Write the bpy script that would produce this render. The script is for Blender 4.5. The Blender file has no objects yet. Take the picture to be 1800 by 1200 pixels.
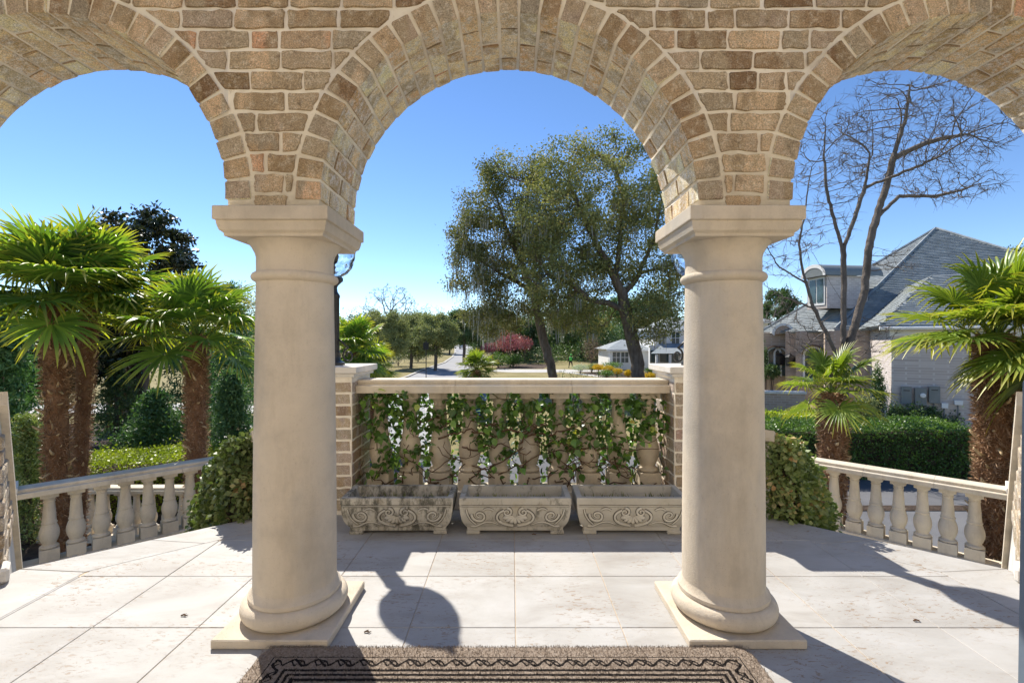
import bpy, bmesh, math, random
import numpy as np
from mathutils import Vector, Matrix
R = math.radians
random.seed(7); rng = np.random.default_rng(7)
sc = bpy.context.scene; C = sc.collection
# ------------------------------------------------------------------ camera
F = 830.0; CX, CY, H = 900.0, 600.0, 1.2          # photo pixels, camera height over the terrace
def P(px, py, Y): return np.array(((px-CX)*Y/F, Y, H-(py-CY)*Y/F))
cd = bpy.data.cameras.new('camera'); cam = bpy.data.objects.new('camera', cd); C.objects.link(cam)
cam.location = (0, 0, H); cam.rotation_euler = (R(90), 0, 0)
cd.sensor_width = 36; cd.lens = 36*F/1800; cd.clip_start = .05; cd.clip_end = 6000
sc.camera = cam
# ------------------------------------------------------------------ sky and sun
SUN_EL, SUN_AZ = R(48.5), math.atan2(-.545, .838)
w = bpy.data.worlds.new('World'); sc.world = w; w.use_nodes = True
nt = w.node_tree; bg = nt.nodes['Background']
sky = nt.nodes.new('ShaderNodeTexSky'); sky.sky_type = 'NISHITA'; sky.sun_disc = False
sky.sun_elevation = SUN_EL; sky.sun_rotation = SUN_AZ; sky.air_density = 1.0; sky.dust_density = 0.; sky.altitude = 2500; sky.ozone_density = 1.6
sat = nt.nodes.new('ShaderNodeHueSaturation'); sat.inputs['Saturation'].default_value = 1.14; sat.inputs['Hue'].default_value = .503; nt.links.new(sky.outputs[0], sat.inputs['Color']); nt.links.new(sat.outputs[0], bg.inputs[0]); bg.inputs[1].default_value = .057
sd = bpy.data.lights.new('sun', 'SUN'); sun = bpy.data.objects.new('sun', sd); C.objects.link(sun)
sd.energy = 2.15; sd.angle = R(.53); sd.color = (1, .94, .84)
sdir = Vector((math.sin(SUN_AZ)*math.cos(SUN_EL), math.cos(SUN_AZ)*math.cos(SUN_EL), math.sin(SUN_EL)))
sun.rotation_euler = sdir.to_track_quat('Z', 'Y').to_euler(); sun.location = (-8, 12, 20)
vs = sc.view_settings; vs.view_transform = 'Standard'; vs.look = 'None'; vs.exposure = 1.85; vs.gamma = 1; vs.use_curve_mapping = False
sc.render.engine = 'CYCLES'; cy = sc.cycles
cy.use_denoising = True; cy.max_bounces = 7; cy.diffuse_bounces = 4; cy.glossy_bounces = 3; cy.transmission_bounces = 6
cy.transparent_max_bounces = 8; cy.caustics_reflective = False; cy.caustics_refractive = False; cy.sample_clamp_indirect = 6
# ------------------------------------------------------------------ node helpers
class Gr:
    def __init__(s, name):
        s.m = bpy.data.materials.new(name); s.m.use_nodes = True; s.nt = s.m.node_tree
        s.bs = s.nt.nodes['Principled BSDF']; s.out = s.nt.nodes['Material Output']
    def n(s, t, **k):
        x = s.nt.nodes.new('ShaderNode'+t)
        for a, v in k.items(): setattr(x, a, v)
        return x
    def put(s, sock, v):
        if isinstance(v, bpy.types.NodeSocket): s.nt.links.new(v, sock)
        else: sock.default_value = v
    def pos(s): return s.n('NewGeometry').outputs['Position']
    def obj(s): return s.n('TexCoord').outputs['Object']
    def scale(s, vec, v3):
        x = s.n('Mapping'); s.put(x.inputs[0], vec); x.inputs['Scale'].default_value = v3; return x.outputs[0]
    def noise(s, vec, scale, detail=4, rough=.55, dist=0):
        x = s.n('TexNoise'); s.put(x.inputs['Vector'], vec); x.inputs['Scale'].default_value = scale
        x.inputs['Detail'].default_value = detail; x.inputs['Roughness'].default_value = rough; x.inputs['Distortion'].default_value = dist
        return x.outputs[0]
    def vor(s, vec, scale, feature='F1', out=0):
        x = s.n('TexVoronoi'); x.feature = feature; s.put(x.inputs['Vector'], vec); x.inputs['Scale'].default_value = scale; return x.outputs[out]
    def ramp(s, fac, stops, interp='LINEAR'):
        x = s.n('ValToRGB'); e = x.color_ramp; e.interpolation = interp
        while len(e.elements) < len(stops): e.elements.new(.5)
        for q, (p, c) in zip(e.elements, stops):
            q.position = p; q.color = (c, c, c, 1) if not hasattr(c, '__len__') else (*c, 1)
        s.put(x.inputs[0], fac); return x.outputs[0]
    def math(s, op, a, b=0., c=0.):
        x = s.n('Math', operation=op); s.put(x.inputs[0], a); s.put(x.inputs[1], b); s.put(x.inputs[2], c); return x.outputs[0]
    def mix(s, fac, a, b, blend='MIX'):
        x = s.n('Mix', data_type='RGBA', blend_type=blend); s.put(x.inputs[0], fac)
        for i, v in ((6, a), (7, b)): s.put(x.inputs[i], v if isinstance(v, bpy.types.NodeSocket) or len(v) == 4 else (*v, 1))
        return x.outputs[2]
    def hsv(s, col, h=.5, sa=1., v=1.):
        x = s.n('HueSaturation'); s.put(x.inputs['Hue'], h); s.put(x.inputs['Saturation'], sa); s.put(x.inputs['Value'], v); s.put(x.inputs['Color'], col); return x.outputs[0]
    def rnd(s): return s.n('ObjectInfo').outputs['Random']
    def attr(s, name):
        x = s.n('Attribute'); x.attribute_name = name; return x.outputs['Fac']
    def xyz(s, vec):
        x = s.n('SeparateXYZ'); s.put(x.inputs[0], vec); return x.outputs
    def bump(s, h, strength=.3, dist=.01):
        x = s.n('Bump'); x.inputs['Strength'].default_value = strength; x.inputs['Distance'].default_value = dist; s.put(x.inputs['Height'], h)
        s.put(s.bs.inputs['Normal'], x.outputs[0]); return x.outputs[0]
    def fin(s, col=None, rough=None, spec=.3, metal=0):
        if col is not None: s.put(s.bs.inputs['Base Color'], col if isinstance(col, bpy.types.NodeSocket) else (*col, 1))
        if rough is not None: s.put(s.bs.inputs['Roughness'], rough)
        s.bs.inputs['Specular IOR Level'].default_value = spec; s.bs.inputs['Metallic'].default_value = metal
        return s.m
def surf(name, stops, scale, rough=.85, bump=.25, bscale=60, bdist=.004, coord='pos', vary=0., dirt=None, spec=.25, stretch=None):
    g = Gr(name); v = g.pos() if coord == 'pos' else g.obj()
    if stretch: v = g.scale(v, stretch)
    c = g.ramp(g.noise(v, scale, 6, .6), stops)
    if dirt:                                            # (scale, lo, hi, colour)
        d = g.ramp(g.noise(v, dirt[0], 8, .7), [(dirt[1], 0.), (dirt[2], 1.)]); c = g.mix(d, c, dirt[3])
    if vary: c = g.hsv(c, .5, 1., g.math('MULTIPLY_ADD', g.rnd(), 2*vary, 1-vary))
    if bump: g.bump(g.noise(v, bscale, 6, .65), bump, bdist)
    return g.fin(c, rough, spec)
def leafmat(name, stops, trans=.3, rough=.45, spec=.4, vary=.25, tcol=None, tip=None):
    g = Gr(name); c = g.ramp(g.attr('rnd'), stops)
    if tip: c = g.mix(g.ramp(g.attr('tip'), [(tip[1], 0.), (1., tip[2] if len(tip) > 2 else 1.)]), c, tip[0])
    c = g.hsv(c, .5, 1., g.math('MULTIPLY_ADD', g.rnd(), 2*vary, 1-vary))
    g.fin(c, rough, spec)
    t = g.n('BsdfTranslucent'); g.put(t.inputs[0], g.mix(1., c, tcol or (1.5, 1.7, .7), 'MULTIPLY'))
    x = g.n('MixShader'); x.inputs[0].default_value = trans
    g.nt.links.new(g.bs.outputs[0], x.inputs[1]); g.nt.links.new(t.outputs[0], x.inputs[2]); g.nt.links.new(x.outputs[0], g.out.inputs[0])
    return g.m
# ------------------------------------------------------------------ object helpers
def tag(o, label=None, cat=None, group=None, kind=None):
    if label: o['label'] = label
    if cat: o['category'] = cat
    if group: o['group'] = group
    if kind: o['kind'] = kind
    return o
def thing(name, label, cat, loc=(0, 0, 0), group=None, rz=0):
    o = bpy.data.objects.new(name, None); C.objects.link(o); o.location = loc; o.rotation_euler = (0, 0, rz); o.empty_display_size = .1
    return tag(o, label, cat, group)
def link(name, me, parent=None, loc=(0, 0, 0), rot=None, scale=None):
    o = bpy.data.objects.new(name, me); C.objects.link(o); o.location = loc
    if rot is not None: o.rotation_euler = rot
    if scale is not None: o.scale = scale
    if parent: o.parent = parent
    return o
def mesh_np(name, v, f, mat=None, smooth=False, attrs=None):
    """v (N,3), f: (M,k) array or list of such arrays; attrs {name: (domain, values)}"""
    me = bpy.data.meshes.new(name); v = np.asarray(v, dtype=np.float32)
    fs = [np.asarray(a, dtype=np.int32) for a in (f if isinstance(f, list) and isinstance(f[0], np.ndarray) else [f]) if len(a)]
    me.vertices.add(len(v)); me.vertices.foreach_set('co', v.ravel())
    loops = np.concatenate([a.ravel() for a in fs]); tot = np.concatenate([np.full(len(a), a.shape[1], np.int32) for a in fs])
    start = np.concatenate([[0], np.cumsum(tot)[:-1]]).astype(np.int32)
    me.loops.add(len(loops)); me.loops.foreach_set('vertex_index', loops)
    me.polygons.add(len(tot)); me.polygons.foreach_set('loop_start', start)
    try: me.polygons.foreach_set('loop_total', tot)
    except Exception: pass
    if smooth: me.polygons.foreach_set('use_smooth', np.ones(len(tot), bool))
    for k, (dom, val) in (attrs or {}).items():
        a = me.attributes.new(k, 'FLOAT', dom); a.data.foreach_set('value', np.asarray(val, np.float32).ravel())
    me.update(calc_edges=True)
    if mat: me.materials.append(mat)
    return me
class MB:
    """collects shapes that belong to ONE part"""
    def __init__(s): s.v = []; s.f = []
    def add(s, vs, fs):
        b = len(s.v); s.v += [tuple(map(float, p)) for p in vs]; s.f += [tuple(b+i for i in q) for q in fs]; return s
    def box(s, x0, x1, y0, y1, z0, z1, c=0.):
        if c <= 0:
            return s.add([(x, y, z) for z in (z0, z1) for y in (y0, y1) for x in (x0, x1)],
                         [(0, 2, 3, 1), (4, 5, 7, 6), (0, 1, 5, 4), (2, 6, 7, 3), (0, 4, 6, 2), (1, 3, 7, 5)])
        return s.cbox((x0, x1), (y0, y1), (z0, z1), c)
    def cbox(s, X, Y, Z, c):                     # chamfered box
        vs, idx = [], {}
        L = [X, Y, Z]
        for i in range(8):
            b = [(i >> k) & 1 for k in range(3)]
            for ax in range(3):                  # vertex lying on the face normal to ax
                p = []
                for k in range(3):
                    e = L[k][b[k]]
                    p.append(e if k == ax else e + (c if b[k] == 0 else -c))
                idx[(i, ax)] = len(vs); vs.append(p)
        fs = []
        for ax in range(3):
            a, b_ = [k for k in range(3) if k != ax]
            for side in (0, 1):
                q = [(side << ax) | (i << a) | (j << b_) for i, j in ((0, 0), (1, 0), (1, 1), (0, 1))]
                fs.append([idx[(k, ax)] for k in q])
        for ax in range(3):                      # edges along ax
            a, b_ = [k for k in range(3) if k != ax]
            for i in (0, 1):
                for j in (0, 1):
                    k0 = (i << a) | (j << b_); k1 = k0 | (1 << ax)
                    fs.append([idx[(k0, a)], idx[(k1, a)], idx[(k1, b_)], idx[(k0, b_)]])
        for i in range(8): fs.append([idx[(i, 0)], idx[(i, 1)], idx[(i, 2)]])
        return s.add(vs, fs)
    def lathe(s, prof, seg=32, c=(0, 0, 0), cap=True):
        b = []; n = len(prof)
        for r, z in prof:
            for k in range(seg):
                a = 2*math.pi*k/seg; b.append((c[0]+r*math.cos(a), c[1]+r*math.sin(a), c[2]+z))
        fs = [(i*seg+k, i*seg+(k+1) % seg, (i+1)*seg+(k+1) % seg, (i+1)*seg+k) for i in range(n-1) for k in range(seg)]
        if cap: fs += [tuple(range(seg))[::-1], tuple((n-1)*seg+k for k in range(seg))]
        return s.add(b, fs)
    def sq(s, prof, c=(0, 0, 0), cap=True):       # square-plan lathe: (half, z) or (hx, hy, z)
        b = []
        for p in prof:
            hx, h2, z = p if len(p) == 3 else (p[0], p[0], p[1])
            for sx, sy in ((-1, -1), (1, -1), (1, 1), (-1, 1)): b.append((c[0]+sx*hx, c[1]+sy*h2, c[2]+z))
        n = len(prof)
        fs = [(i*4+k, i*4+(k+1) % 4, (i+1)*4+(k+1) % 4, (i+1)*4+k) for i in range(n-1) for k in range(4)]
        return s.add(b, fs+[(3, 2, 1, 0)]+([tuple((n-1)*4+k for k in range(4))] if cap else []))
    def tube(s, pts, rad, seg=6, cap=True):
        pts = [np.array(p, float) for p in pts]; n = len(pts)
        rad = rad if hasattr(rad, '__len__') else [rad]*n
        up = np.array((.13, .27, .95)); b = []
        for i in range(n):
            d = pts[min(i+1, n-1)]-pts[max(i-1, 0)]; d = d/(np.linalg.norm(d)+1e-9)
            if i == 0: a = np.cross(d, up); a = np.cross(d, (1, 0, 0)) if np.linalg.norm(a) < .1 else a
            else: a = a-d*np.dot(a, d)
            a = a/(np.linalg.norm(a)+1e-9); e = np.cross(d, a)
            for k in range(seg):
                t = 2*math.pi*k/seg; b.append(pts[i]+rad[i]*(a*math.cos(t)+e*math.sin(t)))
        fs = [(i*seg+k, i*seg+(k+1) % seg, (i+1)*seg+(k+1) % seg, (i+1)*seg+k) for i in range(n-1) for k in range(seg)]
        if cap: fs += [tuple(range(seg))[::-1], tuple((n-1)*seg+k for k in range(seg))]
        return s.add(b, fs)
    def prism(s, poly, z0, z1):                  # polygon in xy, extruded in z
        n = len(poly)
        return s.add([(x, y, z0) for x, y in poly]+[(x, y, z1) for x, y in poly],
                     [tuple(range(n))[::-1], tuple(range(n, 2*n))]+[(i, (i+1) % n, n+(i+1) % n, n+i) for i in range(n)])
    def xform(s, fn): s.v = [tuple(fn(p)) for p in s.v]; return s
    def mesh(s, name, mat, smooth=False, angle=None):
        me = bpy.data.meshes.new(name); me.from_pydata(s.v, [], s.f)
        bm = bmesh.new(); bm.from_mesh(me); bmesh.ops.recalc_face_normals(bm, faces=bm.faces); bm.to_mesh(me); bm.free()
        if smooth: me.shade_smooth() if angle is None else me.shade_smooth()
        if smooth and angle: me.set_sharp_from_angle(angle=R(angle))
        me.materials.append(mat); return me
    def build(s, name, mat, parent=None, smooth=False, angle=None, loc=(0, 0, 0), world=False):
        if world and parent: L = parent.location; s.v = [(x-L[0], y-L[1], z-L[2]) for x, y, z in s.v]
        return link(name, s.mesh(name, mat, smooth, angle), parent, loc)
# ------------------------------------------------------------------ foliage helpers
def unit(a): return a/(np.linalg.norm(a, axis=-1, keepdims=True)+1e-9)
def cards(pos, size, aspect=.5, up=.4, seed=0, dirbias=None, fold=0.):
    """diamond leaves: quads (or two folded triangles); returns v, f, rnd"""
    r = np.random.default_rng(seed); n = len(pos); size = np.broadcast_to(size, n)[:, None]*r.uniform(.7, 1.25, (n, 1))
    d = unit(r.normal(size=(n, 3))+(0 if dirbias is None else np.asarray(dirbias)))
    nn = unit(r.normal(size=(n, 3))+np.array((0, 0, up*2.5))); s = unit(np.cross(d, nn)); nn = np.cross(s, d)
    w_ = size*aspect*.5; mid = pos+d*size*.5
    v = np.stack([pos, mid+s*w_+nn*w_*fold, pos+d*size, mid-s*w_+nn*w_*fold], 1).reshape(-1, 3)
    return v, np.arange(n*4).reshape(n, 4), r.uniform(0, 1, n)
def foliage(name, pos, size, mat, parent=None, aspect=.5, up=.4, seed=0, dirbias=None, fold=.3, loc=None, kind='stuff', rn=None):
    L = np.array(parent.location if (parent and loc is None) else (0, 0, 0))
    v, f, q = cards(np.asarray(pos)-L, size, aspect, up, seed, dirbias, fold)
    if rn is not None: q = np.clip(.5*q+.5*rn, 0, 1)
    o = link(name, mesh_np(name, v, f, mat, attrs={'rnd': ('FACE', q)}), parent)
    if kind: o['kind'] = kind
    return o
def ell(n, px, py, rx, ry, Y, dr, seed, shell=.5):
    """n points in an ellipsoid given by its picture outline and distance"""
    r = np.random.default_rng(seed); d = unit(r.normal(size=(n, 3))); u = r.uniform(0, 1, (n, 1))**(1/3.); u = u*(1-shell)+shell*np.sqrt(u)
    return P(px, py, Y)+d*u*np.array((rx*Y/F, dr, ry*Y/F))
def colonize(paths, att, step, infl, kill, maxit=400, seed=0, sag=0., jit=.2):
    r = np.random.default_rng(seed); nodes = []; par = []
    for q, path in enumerate(paths):
        path = np.asarray(path, float); prev = -1
        if q: prev = int(np.argmin(np.linalg.norm(np.array(nodes)-path[0], axis=1)))
        for i in range(len(path)):
            if i == 0:
                if q: continue
                nodes.append(path[0]); par.append(-1); prev = 0; continue
            a = nodes[prev] if i == 1 and q else path[i-1]
            k = max(1, int(np.linalg.norm(path[i]-a)/step))
            for j in range(1, k+1):
                nodes.append(a+(path[i]-a)*j/k+r.normal(size=3)*step*.06); par.append(prev); prev = len(nodes)-1
    att = np.array(att); N = np.array(nodes)
    d = np.linalg.norm(att[:, None]-N[None], axis=2); ni = d.argmin(1); nd = d.min(1); kids = {}
    for it in range(maxit):
        keep = nd > kill; att, ni, nd = att[keep], ni[keep], nd[keep]
        if not len(att): break
        act = nd < infl
        if not act.any(): act = nd <= nd.min()*1.2
        acc = {}
        for i in np.where(act)[0]:
            k = ni[i]; v = (att[i]-nodes[k]); acc[k] = acc.get(k, 0)+v/(np.linalg.norm(v)+1e-9)
        new = []
        for k, v in acc.items():
            if kids.get(k, 0) >= 3: continue
            v = v/(np.linalg.norm(v)+1e-9)+r.normal(size=3)*jit+np.array((0, 0, -sag)); v /= np.linalg.norm(v)+1e-9
            nodes.append(nodes[k]+v*step); par.append(k); kids[k] = kids.get(k, 0)+1; new.append(len(nodes)-1)
        if not new: break
        NN = np.array([nodes[i] for i in new]); dd = np.linalg.norm(att[:, None]-NN[None], axis=2); m = dd.min(1); b = m < nd
        ni = np.where(b, np.array(new)[dd.argmin(1)], ni); nd = np.minimum(nd, m)
    return np.array(nodes), np.array(par)
def radii(par, rt, rr):
    n = len(par); c = np.zeros(n); has = np.zeros(n, bool); has[par[par >= 0]] = True; c[~has] = 1
    for i in range(n-1, 0, -1):
        if par[i] >= 0: c[par[i]] += c[i]
    e = math.log(rr/rt)/math.log(max(c[0], 2)); return rt*np.maximum(c, 1)**e, ~has
def skel(nodes, par, rad, sides=5):
    i = np.where(par >= 0)[0]; a = nodes[par[i]]; b = nodes[i]; ra = np.minimum(rad[par[i]], rad[i]*1.5)[:, None]; rb = rad[i][:, None]
    d = unit(b-a); a = a-d*ra*.2; t = np.where(np.abs(d[:, 2:]) > .9, np.array((1., 0, 0)), np.array((0, 0, 1.))); u = unit(np.cross(d, t)); w_ = np.cross(d, u)
    n = len(i); v = np.zeros((n, 2, sides, 3))
    for k in range(sides):
        o = u*math.cos(2*math.pi*k/sides)+w_*math.sin(2*math.pi*k/sides); v[:, 0, k] = a+o*ra; v[:, 1, k] = b+o*rb
    base = (np.arange(n)*2*sides)[:, None]; f = [base+np.array((k, (k+1) % sides, sides+(k+1) % sides, sides+k)) for k in range(sides)]
    return v.reshape(-1, 3), np.concatenate(f)
# ------------------------------------------------------------------ materials
M = {}
def brickmat(name, tones, light, amt, kb=1., lo=.50):
    g = Gr(name); p = g.pos(); r = g.rnd()
    c = g.ramp(r, tones, 'LINEAR')
    # patches of kiln colour across each brick
    band = g.ramp(g.noise(g.scale(p, (1, 1, .35)), 11, 2, .45), [(.44, 0.), (.53, 1.)])
    c = g.mix(g.math('MULTIPLY', band, .8), c, g.ramp(g.math('FRACT', g.math('MULTIPLY', r, 7.3)), [(0, (.30*kb, .20*kb, .10*kb)), (.5, (.50*kb, .39*kb, .25*kb)), (.8, (.33*kb, .28*kb, .20*kb)), (1, (.62*kb, .44*kb, .26*kb))]))
    dk = g.ramp(g.noise(p, 26, 8, .75), [(.55, 0.), (.70, 1.)]); c = g.mix(g.math('MULTIPLY', dk, .65/kb), c, (.10, .06, .035))
    lt = g.ramp(g.noise(p, 34, 8, .8), [(lo, 0.), (lo+.16, 1.)]); c = g.mix(g.math('MULTIPLY', lt, amt), c, light)
    sp = g.ramp(g.noise(p, 210, 3, .6), [(.28, .55), (.5, 1.), (.72, 1.5)]); c = g.mix(1., c, sp, 'MULTIPLY')
    g.bump(g.noise(p, 150, 8, .8), 1., .008); return g.fin(c, .92, .15)
M['brick'] = brickmat('brick', [(0, (.242, .147, .078)), (.2, (.466, .322, .183)), (.45, (.650, .473, .290)), (.7, (.429, .330, .237)), (.9, (.706, .501, .301)), (1, (.632, .322, .183))], (.873, .794, .624), .45)
M['arch_brick'] = brickmat('bounce_lit_soffit_brick', [(0, (.631, .408, .210)), (.3, (.900, .690, .393)), (.6, (.900, .843, .516)), (.85, (.815, .639, .418)), (1, (.900, .740, .418))], (.900, .900, .900), .72, 1.4, .46)  # lime smear, with light bounced off the floor painted into paler tones
M['pier_brick'] = brickmat('pier_brick', [(0, (.272, .190, .130)), (.3, (.427, .330, .248)), (.6, (.504, .410, .330)), (.85, (.369, .300, .260)), (1, (.485, .300, .224))], (.698, .630, .590), .5, 1.1)
M['pale_brick'] = brickmat('pale_brick', [(0, (.42, .33, .25)), (.4, (.58, .50, .40)), (1, (.50, .40, .31))], (.74, .70, .63), .8)
M['mortar'] = surf('mortar', [(.3, (.70, .62, .50)), (.55, (.84, .77, .65)), (.75, (.76, .68, .55))], 11, .95, .7, 80, .005, dirt=(22, .62, .8, (.5, .41, .3)))
def stone(name, base, dark, dirt=.0, bump=.35):
    g = Gr(name); p = g.pos()
    c = g.ramp(g.noise(p, 3.1, 7, .66), [(.28, tuple(x*.76 for x in base)), (.5, base), (.74, tuple(min(1, x*1.13) for x in base))])
    gr_ = g.ramp(g.noise(g.scale(p, (1.6, 1.6, .5)), 1.9, 5, .6), [(.5, 0.), (.68, 1.)]); c = g.mix(g.math('MULTIPLY', gr_, .45), c, tuple(.8*sum(base)/3*q for q in (1.02, 1., .95)))
    por = g.ramp(g.vor(p, 95), [(.05, 1.), (.17, 0.)]); c = g.mix(g.math('MULTIPLY', por, .55), c, dark)
    st = g.ramp(g.noise(g.scale(p, (1, 1, .22)), 7, 7, .7), [(.52, 0.), (.72, 1.)]); c = g.mix(g.math('MULTIPLY', st, .5+dirt*.3), c, dark)
    sp = g.ramp(g.noise(p, 55, 6, .7), [(.58, 0.), (.72, 1.)]); c = g.mix(g.math('MULTIPLY', sp, .25+dirt*.5), c, dark)
    g.bump(g.math('SUBTRACT', g.noise(p, 110, 8, .78), g.math('MULTIPLY', por, .6)), bump*2., .005); return g.fin(c, .9, .15)
M['column'] = stone('cast_stone', (.64, .55, .43), (.43, .36, .27), 0)
M['rail'] = stone('rail_stone', (.67, .585, .46), (.42, .34, .25), .3)
M['baluster'] = stone('baluster_stone', (.60, .51, .39), (.27, .22, .16), .7)
M['cap'] = stone('cap_stone', (.72, .68, .62), (.5, .44, .36), .1)
def planter_stone(name, amt, lite=1.):
    g = Gr(name); p = g.pos(); c = g.ramp(g.noise(p, 5, 6, .6), [(.3, tuple(lite*x for x in (.44, .405, .335))), (.7, tuple(lite*x for x in (.56, .52, .44)))])
    moss = g.ramp(g.noise(g.scale(p, (1, 1, .5)), 14, 9, .78), [(amt, 0.), (amt+.14, 1.)]); c = g.mix(g.math('MULTIPLY', moss, .88), c, (.075, .072, .055))
    oc = g.ramp(g.noise(p, 9, 5), [(.55, 0.), (.8, 1.)]); c = g.mix(g.math('MULTIPLY', oc, .5), c, (.36, .29, .17))
    g.bump(g.noise(p, 75, 8, .75), .6, .006); return g.fin(c, .95, .1)
M['planter_a'] = planter_stone('mossy_concrete', .45); M['planter_b'] = planter_stone('grey_concrete', .53); M['planter_c'] = planter_stone('tan_concrete', .58)
M['planter_ra'] = planter_stone('mossy_relief', .53); M['planter_rb'] = planter_stone('grey_relief', .66, 1.3); M['planter_rc'] = planter_stone('tan_relief', .70, 1.3)
g = Gr('travertine'); p = g.pos(); r_ = g.rnd()
c = g.ramp(g.noise(g.scale(p, (1, 2.2, 1)), 2.6, 6, .6, .6), [(.25, (.315, .29, .26)), (.5, (.40, .385, .36)), (.75, (.46, .45, .435))])
c = g.hsv(c, .5, .9, g.math('MULTIPLY_ADD', r_, .10, .93))
pit = g.ramp(g.noise(g.scale(p, (1, 2.6, 1)), 24, 7, .72, 1.0), [(.56, 0.), (.60, 1.)]); pm = g.ramp(g.noise(p, 2.6, 3), [(.42, 0.), (.60, 1.)])
pitm = g.math('MULTIPLY', pit, pm); c = g.mix(g.math('MULTIPLY', pitm, .9), c, (.27, .20, .14))
st = g.ramp(g.noise(p, 1.1, 5, .6), [(.55, 0.), (.8, 1.)]); c = g.mix(g.math('MULTIPLY', st, .3), c, (.52, .45, .37))
g.bump(g.math('SUBTRACT', g.noise(p, 60, 5), g.math('MULTIPLY', pitm, 2.)), .22, .004)
M['tile'] = g.fin(c, .62, .3)
M['grout'] = surf('grout', [(.3, (.446, .338, .230)), (.7, (.621, .499, .365))], 20)
M['grass'] = surf('dry_lawn', [(.25, (.13, .125, .045)), (.45, (.235, .20, .085)), (.62, (.30, .25, .12)), (.8, (.19, .185, .06))], .35, .95, .8, 25, .05, dirt=(6, .5, .75, (.25, .2, .09)))
M['mulch'] = surf('mulch', [(.3, (.045, .03, .022)), (.6, (.10, .07, .05)), (.8, (.17, .13, .10))], 6, .95, 1., 30, .06)
M['asphalt'] = surf('asphalt', [(.3, (.11, .11, .115)), (.55, (.15, .15, .155)), (.8, (.19, .185, .18))], .8, .9, .5, 90, .01)
M['road'] = surf('road_asphalt', [(.3, (.270, .270, .279)), (.55, (.324, .324, .329)), (.8, (.378, .374, .369))], .3, .9, .4, 40, .01)
M['concrete'] = surf('concrete', [(.3, (.408, .391, .357)), (.7, (.527, .510, .476))], 1.2, .9, .3, 50)
M['bark'] = surf('bark', [(.3, (.085, .064, .049)), (.6, (.188, .150, .120)), (.8, (.300, .254, .206))], 5, .95, 1., 22, .05, stretch=(1, 1, .3))
M['grey_bark'] = surf('grey_bark', [(.3, (.111, .091, .075)), (.6, (.202, .169, .143)), (.8, (.305, .267, .234))], 6, .95, 1., 22, .04, stretch=(1, 1, .35))
M['fibre'] = surf('palm_fibre', [(.25, (.093, .044, .022)), (.5, (.238, .124, .065)), (.75, (.391, .230, .136))], 9, .95, 1., 40, .03, stretch=(1, 1, .5))
M['fibre2'] = surf('palm_fibre_hair', [(.25, (.160, .088, .048)), (.5, (.320, .192, .112)), (.75, (.528, .368, .240))], 14, .9, 0, stretch=(1, 1, .5))
M['stub'] = surf('palm_stub', [(.3, (.350, .225, .112)), (.7, (.650, .500, .312))], 12, .8, .2, vary=.25)
M['iron'] = surf('black_iron', [(.3, (.008, .009, .011)), (.7, (.02, .022, .026))], 20, .38, .2, 60, spec=.5)
M['soil'] = surf('soil', [(.3, (.03, .022, .015)), (.7, (.08, .06, .04))], 30, .95, 1., 60, .02)
M['stem'] = surf('vine_stem', [(.3, (.07, .04, .024)), (.7, (.17, .105, .065))], 20, .85, .4, 60)
M['white'] = surf('white_paint', [(.3, (.74, .74, .73)), (.7, (.82, .82, .81))], 3, .7, .1, 40)
M['grey_metal'] = surf('grey_metal', [(.3, (.17, .19, .19)), (.7, (.21, .225, .225))], 4, .5, .05, 40, spec=.4)
M['copper'] = surf('dark_copper', [(.3, (.08, .05, .035)), (.7, (.15, .09, .06))], 4, .6, .1, 30)
g = Gr('window_glass'); g.fin((.055, .09, .095), .06, .6); M['glass'] = g.m
g = Gr('lamp_glass'); pp = g.obj(); g.bump(g.vor(pp, 16, 'SMOOTH_F1'), 1., .04); g.bs.inputs['Transmission Weight'].default_value = 1; g.bs.inputs['IOR'].default_value = 1.45; g.fin((.96, .98, 1), .02, .5); M['globe'] = g.m
def housebrick(name, a, b, mort):
    g = Gr(name); p = g.obj(); t = g.n('TexBrick'); v = g.n('CombineXYZ'); q = g.xyz(p)
    g.put(v.inputs[0], g.math('ADD', q[0], q[1])); g.put(v.inputs[1], q[2]); g.put(t.inputs[0], v.outputs[0])
    t.inputs['Color1'].default_value = (*a, 1); t.inputs['Color2'].default_value = (*b, 1); t.inputs['Mortar'].default_value = (*mort, 1)
    t.inputs['Scale'].default_value = 1; t.inputs['Brick Width'].default_value = .3; t.inputs['Row Height'].default_value = .105; t.inputs['Mortar Size'].default_value = .012
    c = g.mix(g.math('MULTIPLY', g.noise(p, .8, 4), .35), t.outputs[0], tuple(x*.75 for x in a)); g.bump(t.outputs[1], -.4, .01); return g.fin(c, .9, .15)
M['house_brick'] = housebrick('painted_house_brick', (.460, .397, .368), (.632, .564, .529), (.644, .598, .564))
M['tan_brick'] = housebrick('tan_house_brick', (.42, .31, .24), (.55, .42, .33), (.56, .48, .4))
M['slate'] = surf('slate', [(.3, (.179, .202, .213)), (.55, (.269, .297, .308)), (.8, (.370, .398, .403))], 2.2, .75, .3, 20, .01, dirt=(1.3, .5, .8, (.224, .258, .263)))
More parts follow.
